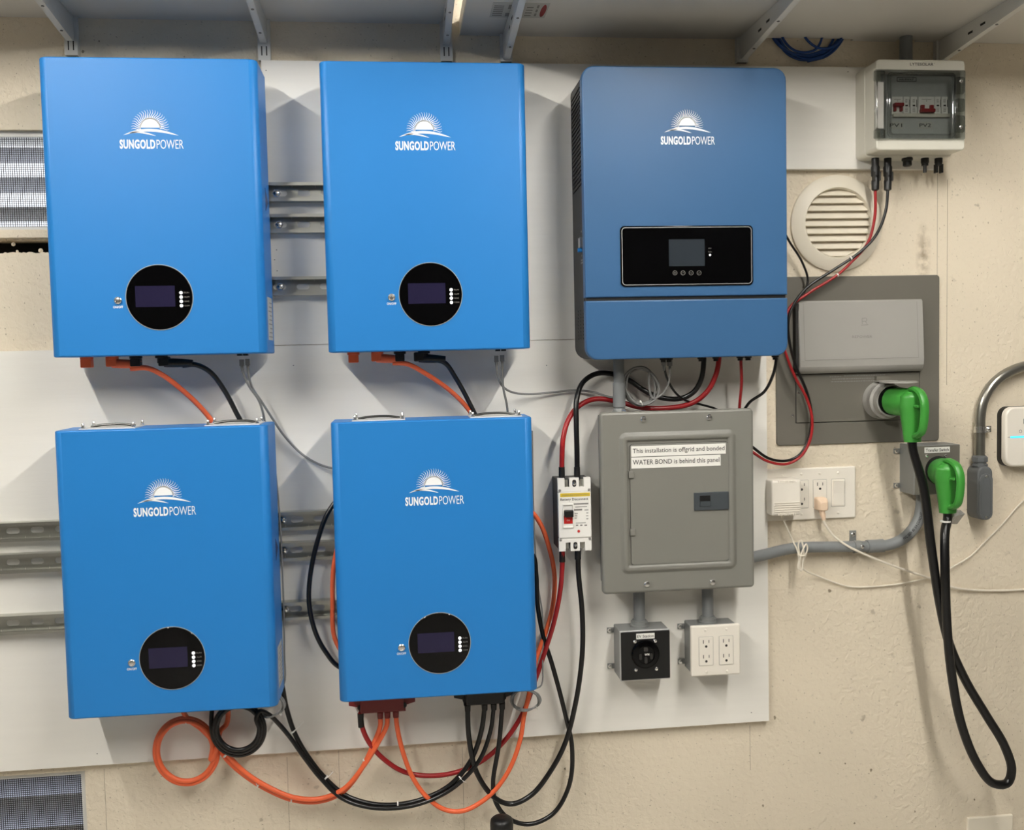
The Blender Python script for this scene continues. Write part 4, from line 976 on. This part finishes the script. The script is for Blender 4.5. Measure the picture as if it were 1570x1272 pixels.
# upper right battery
cable('battery_cable', 'orange battery cable dropping from the upper right battery behind the lower right one', 'orange', .0054,
      [(602,556,YBS),(625,558,YBS),(650,571,-.105),(688,597,-.080),(714,622,-.060),(727,642,HID),(730,660,HID),(690,720,HID),(590,770,HID),(530,810,HID),(513,860,-.052),(510,920,-.052),(516,985,HID),(560,1030,HID),(650,1000,HID),(730,900,HID),(790,800,HID),(812,784,HID),(828,802,-.050),(842,840,-.046),(850,880,-.044),(848,925,-.044),(838,965,-.046),(822,1010,-.055),(812,1060,-.066),(803,1100,-.070),(798,1132,-.070),(784,1173,-.070),(764,1205,-.068),(738,1229,-.066),(708,1243,-.064),(680,1240,-.064),(653,1220,-.066),(632,1190,-.068),(617,1150,-.070),(609,1115,-.070),(607,1097,-.070)],
      [('elbow_orange',(577,549,YBS),(1,0,-.06))], [], group='orange battery cables')
cable('battery_cable', 'black battery cable of the upper right battery, bowing out left of the lower right one', 'black_cable', .0054,
      [(665,551,YBS),(682,556,YBS),(698,578,-.100),(716,610,-.070),(730,640,HID),(734,660,HID),(680,700,HID),(580,735,HID),(530,755,HID),(505,782,-.062),(488,825,-.070),(476,880,-.074),(474,925,-.074),(484,970,-.070),(500,1000,-.064),(520,1022,-.053),(580,1040,HID),(700,960,HID),(790,850,HID),(816,850,HID),(822,880,HID),(824,925,-.048),(833,975,-.050),(847,1020,-.052),(868,1100,-.050),(877,1145,-.048),(873,1202,-.046),(849,1246,-.046),(812,1263,-.048),(779,1254,-.052),(760,1229,-.058),(756,1200,-.064),(765,1140,-.070),(770,1085,-.070)],
      [('elbow_black',(642,549,YBS),(1,0,-.06))], [], group='black battery cables')
# battery disconnect cables
cable('disconnect_cable', 'thick red cable from the inverter to the top of the battery disconnect', 'red_cable', .0060,
      [(1102,540,-.090),(1102,552,-.090),(1098,573,-.088),(1084.6,599.5,-.080),(1060.5,618,-.064),(1020,625.5,-.052),(980,624,-.048),(948,615.5,-.044),(913.5,611.5,-.044),(889.4,621,-.055),(873,640,-.070),(864,668,-.082),(861.5,705,-.084),(861.5,734,-.084)],
      [('boot',(861.5,736,-.084),(0,0,1))], group='thick battery disconnect cables')
cable('disconnect_cable', 'thick black cable arching from the inverter to the top of the battery disconnect', 'black_cable', .0060,
      [(1079,540,-.090),(1079,552,-.090),(1075,581,-.086),(1063,601,-.076),(1042,611,-.064),(1010,608.5,-.054),(985.7,597,-.046),(961.6,581,-.040),(937.5,573,-.038),(913.5,573,-.042),(893,587,-.056),(884,613,-.072),(883.5,645,-.080),(884.5,690,-.084),(885,734,-.084)],
      [('boot',(885,736,-.084),(0,0,1))], group='thick battery disconnect cables')
cable('disconnect_cable', 'thick red cable sweeping from the battery disconnect down to the red busbar cover', 'red_cable', .0056,
      [(862,836,-.084),(862,865,-.082),(859,905,-.076),(849,955,-.066),(835,1000,-.054),(818,1050,-.050),(802,1092,-.050),(778,1130,-.050),(745,1162,-.050),(705,1182,-.050),(660,1189,-.050),(620,1183,-.052),(588,1163,-.058),(566,1138,-.066),(555,1113,-.070),(553,1092,-.070)],
      [('boot',(862,861,-.082),(0,0,1)),('boot',(554,1114,-.070),(-.05,0,1))], group='thick battery disconnect cables')
cable('disconnect_cable', 'thick black cable looping from the battery disconnect down to the black busbar cover', 'black_cable', .0060,
      [(886,836,-.084),(887,880,-.082),(892,930,-.078),(893.5,980,-.072),(890.6,1025,-.066),(882,1080,-.062),(866,1140,-.058),(842,1185,-.056),(815,1218,-.056),(785,1232,-.058),(759,1223,-.062),(731,1184,-.068),(719,1130,-.070),(717,1085,-.070)],
      [('boot',(886,857,-.083),(0,0,1))], group='thick battery disconnect cables')
# solar cables
cable('solar_cable', 'red solar cable hanging from the combiner box, looping beside the grey breaker panel', 'red_cable', .0034,
      [(1341.5,270,-.05),(1342,292,-.05),(1341,334,-.046),(1330,373,-.040),(1305,402,-.034),(1283,422,-.030),(1240,449,-.030),(1212,470,-.032),(1201,495,-.036),(1198,518,-.038),(1203,537,-.040),(1218,576,-.040),(1236,609,-.038),(1245,641,-.036),(1242,674,-.034),(1228,699,-.032),(1206,711,-.034),(1180,708,-.040),(1160,697,-.052),(1140,680,-.040),(1133,655,-.040),(1134,622,-.070),(1137,585,-.098),(1136,552,-.105),(1136,540,-.105)],
      [('mc4',(1342,291,-.05),(0,0,1))], [((1284,421.5,-.030),(.8,0,.4),None)], group='solar cables')
cable('solar_cable', 'black solar cable hanging from the combiner box beside the red one', 'black_cable', .0034,
      [(1361,270,-.05),(1361,292,-.05),(1358,323,-.048),(1344,359,-.044),(1319,386,-.040),(1279,413,-.034),(1236,442,-.034),(1215,470,-.034),(1209,489,-.036),(1209,515,-.034),(1219,558,-.030),(1237,601,-.028),(1244,635,-.026),(1240,672,-.025),(1227,696,-.024),(1206,706,-.026),(1180,703,-.032),(1160,690,-.036),(1142,672,-.032),(1136,645,-.034),(1148,618,-.060),(1172,600,-.085),(1185,575,-.100),(1190,552,-.105),(1190,540,-.105)],
      [('mc4',(1361,291,-.05),(0,0,1))], [((1304.5,396,-.038),(.8,0,.4),None)], group='solar cables')
cable('ground_wire', 'thin black wire bowing out from behind the inverter across the round vent edge', 'black_cable', .0027,
      [(1185,330,-.030),(1200,352,-.030),(1212,373,-.030),(1229,400,-.028),(1238.5,430,-.026),(1230,453,-.028),(1212,474,-.030),(1196,490,-.030)])
# data cables
RJ = YBK-.059
cable('data_cable', 'grey data cable from the upper left battery to the top of the lower left one', 'grey_cable', .0026,
      [(371,558,RJ),(373,572,RJ),(382,592,-.100),(396,612,-.085),(402,628,-.070),(406,648,HID),(408,680,HID)], [('rj',(371,561,RJ),(0,0,1))], group='grey data cables')
cable('data_cable', 'grey data cable crossing from the upper left battery to behind the lower right one', 'grey_cable', .0026,
      [(380,557,RJ),(381,572,RJ),(387,594,-.090),(402,617,-.070),(420,645,-.048),(436,668,-.040),(462,695,-.034),(488,711,-.034),(512,718,-.040),(540,722,HID)], [('rj',(380,560,RJ),(0,0,1))], group='grey data cables')
cable('data_cable', 'grey data cable from the upper right battery to the top of the lower right one', 'grey_cable', .0026,
      [(770,551,RJ),(770,570,RJ),(772,596,-.095),(777,620,-.070),(779,640,HID),(780,670,HID)], [('rj',(770,554,RJ),(0,0,1))], group='grey data cables')
coil = []
for k in range(0, 44):
    a = math.radians(200+30*k); coil.append((982+(23-4*math.sin(k*.9))*math.cos(a)+3*math.sin(k*.5), 592-(28-2*math.cos(k*.7))*math.sin(a), -.066-.0005*k))
cable('data_cable', 'grey data cable running right from the upper right battery, coiled beneath the inverter', 'grey_cable', .0026,
      [(761,552,RJ),(762,570,RJ),(769,590,-.090),(785,601,-.060),(810,604,-.040),(850,601,-.032),(880,598,-.032),(910,601,-.036),(940,609,-.050)]+coil+[(1000,610,-.085),(1013,606,-.088),(1024,590,-.095),(1027,570,-.104),(1027,552,-.105)],
      [('rj',(761,555,RJ),(0,0,1)),('rj',(1027,561,-.105),(0,0,1))], [((982,616,-.088),(1,0,0),(.004,0,-.008))], group='grey data cables', sub=5)
cable('signal_cable', 'thin black cable from the inverter underside to the breaker panel top', 'black_cable', .0026,
      [(1018,545,-.105),(1018,556,-.105),(1021,575,-.100),(1034,600,-.085),(1052,614,-.066),(1075,620,-.050),(1100,628,-.045),(1112,640,-.040)], [('rj',(1018,560,-.105),(0,0,1))])
def small_coil(px, py, rx, ry, y, label, lead, n=40):
    P = list(lead)
    for k in range(n):
        a = math.radians(60-30*k); P.append((px+(rx+2.2*math.sin(k*.83))*math.cos(a), py-(ry+1.8*math.cos(k*.61))*math.sin(a), y-.0006*k+.004*math.sin(k*1.3)))
    cable('data_cable', label, 'grey_cable', .0019, P, [], [((px+rx*.8,py+ry*.75,y-.012),(1,0,.7),(-.003,0,.010))], group='grey data cables', sub=5)
small_coil(411, 1080, 24, 19, -.060, 'grey data cable coiled at the lower right corner of the lower left battery', [(420,700,HID),(428,780,-.048),(434,900,-.048),(436,1000,-.050),(435,1050,-.055)])
small_coil(806, 1073, 21, 16, -.082, 'grey data cable coiled at the lower right corner of the lower right battery', [(816,660,HID),(818,780,HID),(824,890,-.048),(832,945,-.050),(832,1010,-.056),(830,1050,-.070)])

# ------------------------------------------------------------------ shelves and brackets
ZL, ZR = 2.2543, 2.2304
xl0, xl1 = XL+.4, at(691, 26, -.03).x
xr0, xr1 = at(707, 51, -.03).x, XR-.3
t = thing('board_shelf', 'white board shelf at the top left resting on narrow brackets', 'shelf', ((xl0+xl1)/2,-.2,ZL), 'wall shelves')
def shelf_board(t, x0, x1, depth, Z, th, gaps):
    g = G().box(x0, x1, -.0146, -depth, Z, Z+th); x = x0
    for a_, b_ in gaps+[(x1, x1)]:
        g.box(x, a_, -.0005, -.0146, Z, Z+th); x = b_
    return g.build('board', 'shelf', t, smooth=False)
def stdx(px, py): X = at(px, py, -.02).x; return (X-.0145, X+.0145)
shelf_board(t, xl0, xl1, .330, ZL, .018, [stdx(107,61), stdx(404,64), stdx(684.5,67)])
t = thing('board_shelf', 'white board shelf at the top right above the inverter and combiner box', 'shelf', ((xr0+xr1)/2,-.2,ZR), 'wall shelves')
shelf_board(t, xr0, xr1, .430, ZR, .032, [stdx(777,89), stdx(1140,90), (at(1172,50,0).x, at(1304,50,0).x), (at(1372,50,0).x, at(1402,50,0).x), stdx(1446,92)])
G().box(xr0-.002, xr0, -.0005, -.430, ZR-.001, ZR+.033).build('edge_band', 'ivory', t, smooth=False)
def pz(px, py, z):
    d = RT @ Vector(((px-785)/FPX, (py-636)/FPX, 1.0)); k = (EYE-z)/d.y
    return Vector((d.x*k, d.z*k-DIST, z))
a, b = pz(752,25,ZR), pz(842,6,ZR)
st = G().box(a.x-.002, b.x+.002, a.y+.004, b.y-.004, ZR-.0006, ZR).build('sticker', 'label_grey', t, smooth=False)
g = G(); w_ = b.x-a.x; d_ = a.y-b.y
def sp(x0, x1, y0, y1): g.box(a.x+w_*x0, a.x+w_*x1, a.y-d_*y0, a.y-d_*y1, ZR-.0009, ZR-.0006)
for k in range(6): sp(.02, .20, .08+.14*k, .14+.14*k)
sp(.26,.42,.05,.30); sp(.28,.34,.6,.9)
for k in range(4): sp(.62, .74, .1+.2*k, .17+.2*k)
for k in range(3): sp(.80, .84, .1+.3*k, .3+.3*k)
g.build('sticker_print', 'ink_grey', st, smooth=False)
c = (a.x+w_*.94, a.y-d_*.5); G().loft([[(c[0]+w_*.05*math.cos(k*.2618), c[1]+d_*.45*math.sin(k*.2618), ZR-z) for k in range(24)] for z in (.0006,.0010)]).build('red_emblem', 'dark_red', st, smooth=False)

def bracket(px, pyb, pytip, Z, depth, label, slots, wide=.0125):
    """slotted wall standard and sheet-metal bracket carrying a shelf"""
    X = at(px, pytip, -.02).x; zb_ = at(px, pyb, -.015).z; zt_ = at(px, pytip, -.022).z
    t = thing('shelf_bracket', label, 'bracket', (X,-.01,zb_), 'white shelf brackets')
    s = G(); s.box(X-.0135, X+.0135, -.0125, -.0145, zb_, ZC-.05); s.box(X-.0135, X-.0118, 0, -.0125, zb_, ZC-.05); s.box(X+.0118, X+.0135, 0, -.0125, zb_, ZC-.05)
    s.build('wall_standard', 'white_metal', t, smooth=False)
    if slots:
        for sx in (-.0052,.0052): G().box(X+sx-.0013, X+sx+.0013, -.0140, -.0148, zb_+.010, zb_+.030).build('slot', 'ink', t, smooth=False)
    G().box(X-.0118, X+.0118, -.001, -.0125, zb_, zb_+.003).build('end_cap', 'ink_grey', t, smooth=False)
    e = depth
    prof = [(-.0145,zt_),(-.024,zt_-.002),(-e,Z-.020),(-e,Z-.0005),(-.0145,Z-.0005)]
    g = G(); hw = wide/2
    for sx in (-1,1): g.polyx(prof, X+sx*hw-.0009, X+sx*hw+.0009)
    low = [(-.0145,zt_),(-.024,zt_-.002),(-e,Z-.020),(-e,Z-.0182),(-.024,zt_-.0002),(-.0145,zt_+.0018)]
    g.polyx(low, X-hw, X+hw)
    g.box(X-hw, X+hw, -.0145, -e, Z-.0024, Z-.0004)
    ar = g.build('bracket_arm', 'white_metal', t, smooth=False)
    for f in (.16,.52,.85):
        y = -.024+f*(-e+.024); z = zt_-.002+f*(Z-.020-zt_+.002)
        G().lathe((X,y,z-.0006), [(.0030,.001),(.0030,-.0008)], n=10, axis='z').build('rivet', 'ink_grey', ar)
    for f, hh in ((.30,.006),(.42,.006)):
        y = -.024+f*(-e+.024); z = zt_+.016+f*(Z-.020-zt_)
        G().box(X-hw-.0013, X-hw-.0008, y-.009, y+.009, z-.0025, z+.0025).build('side_slot', 'ink', ar, smooth=False)
bracket(107, 84, 61, ZL, .32, 'white slotted shelf bracket above the upper left blue battery', True)
bracket(404, 92, 64, ZL, .32, 'white slotted shelf bracket above the gap between the upper blue batteries', True)
bracket(684.5, 93, 67, ZL, .32, 'white slotted shelf bracket above the upper right battery, at the left shelf end', True)
bracket(777, 94, 89, ZR, .42, 'white shelf bracket above the upper right battery, at the right shelf sticker', False)
bracket(1140, 95, 90, ZR, .42, 'white shelf bracket above the right end of the inverter', False)
bracket(1446, 105, 92, ZR, .42, 'white shelf bracket behind the combiner box', False)

# blue cable coil hung on the wall above the right shelf edge
P = []
for k in range(0, 62):
    a = math.radians(-90+30*k); lp = k/12
    P.append(at(1238+(60-5*(lp % 2.3))*math.cos(a)+4*math.sin(lp*2), 32-(62-6*(lp % 1.7))*math.sin(a), -.004-.0018*lp))
t = thing('blue_cable_coil', 'dark blue cable coil hanging on the wall behind the right shelf', 'cable', at(1238,98,-.01))
G().tube(P, .0030, 8, sub=5).build('cable', 'blue_cable', t)
P = [at(*q) for q in ((1192,10,-.020),(1200,58,-.020),(1220,78,-.021),(1250,76,-.021),(1262,50,-.020),(1258,10,-.020))]
G().tube(P, .0030, 8).build('loose_loop', 'blue_cable', t)
P = [at(*q) for q in ((1222,10,-.022),(1235,58,-.022),(1258,74,-.022),(1285,66,-.022),(1298,30,-.020))]
G().tube(P, .0030, 8).build('loose_loop', 'blue_cable', t)
p = at(1238,-28,0); G().cyl((p.x,0.001,p.z), (p.x,-.030,p.z), .003, n=8).build('hook', 'zinc', t)

# ------------------------------------------------------------------ blank plate and capped pole at the bottom edge
cx, cz, w, h = R4(1483.5, 1251, 1553, 1328, -.005)
t = thing('blank_plate', 'cream blank wall plate at the bottom right edge of the photo', 'wall plate', (cx,0,cz-h/2))
G().rbox(cx, cz, w, h, 0, -.006, .003, .003).build('plate', 'ivory', t); screw(t, (cx+.018,-.006,cz+h/2-.018), .003, mat='ivory')
p = at(769, 1253, -.18)
t = thing('capped_pole', 'black rubber-capped pole top poking up at the bottom edge', 'pole', (p.x,-.18,0))
G().lathe((p.x,-.18,0), [(.0195,p.z-.045),(.0250,p.z-.045),(.0255,p.z-.012),(.0240,p.z-.004),(.0195,p.z),(.008,p.z+.001)], n=28, axis='z').build('rubber_cap', 'black', t)
G().cyl((p.x,-.18,0.0), (p.x,-.18,p.z-.040), .019, n=20).build('shaft', 'black_body', t)
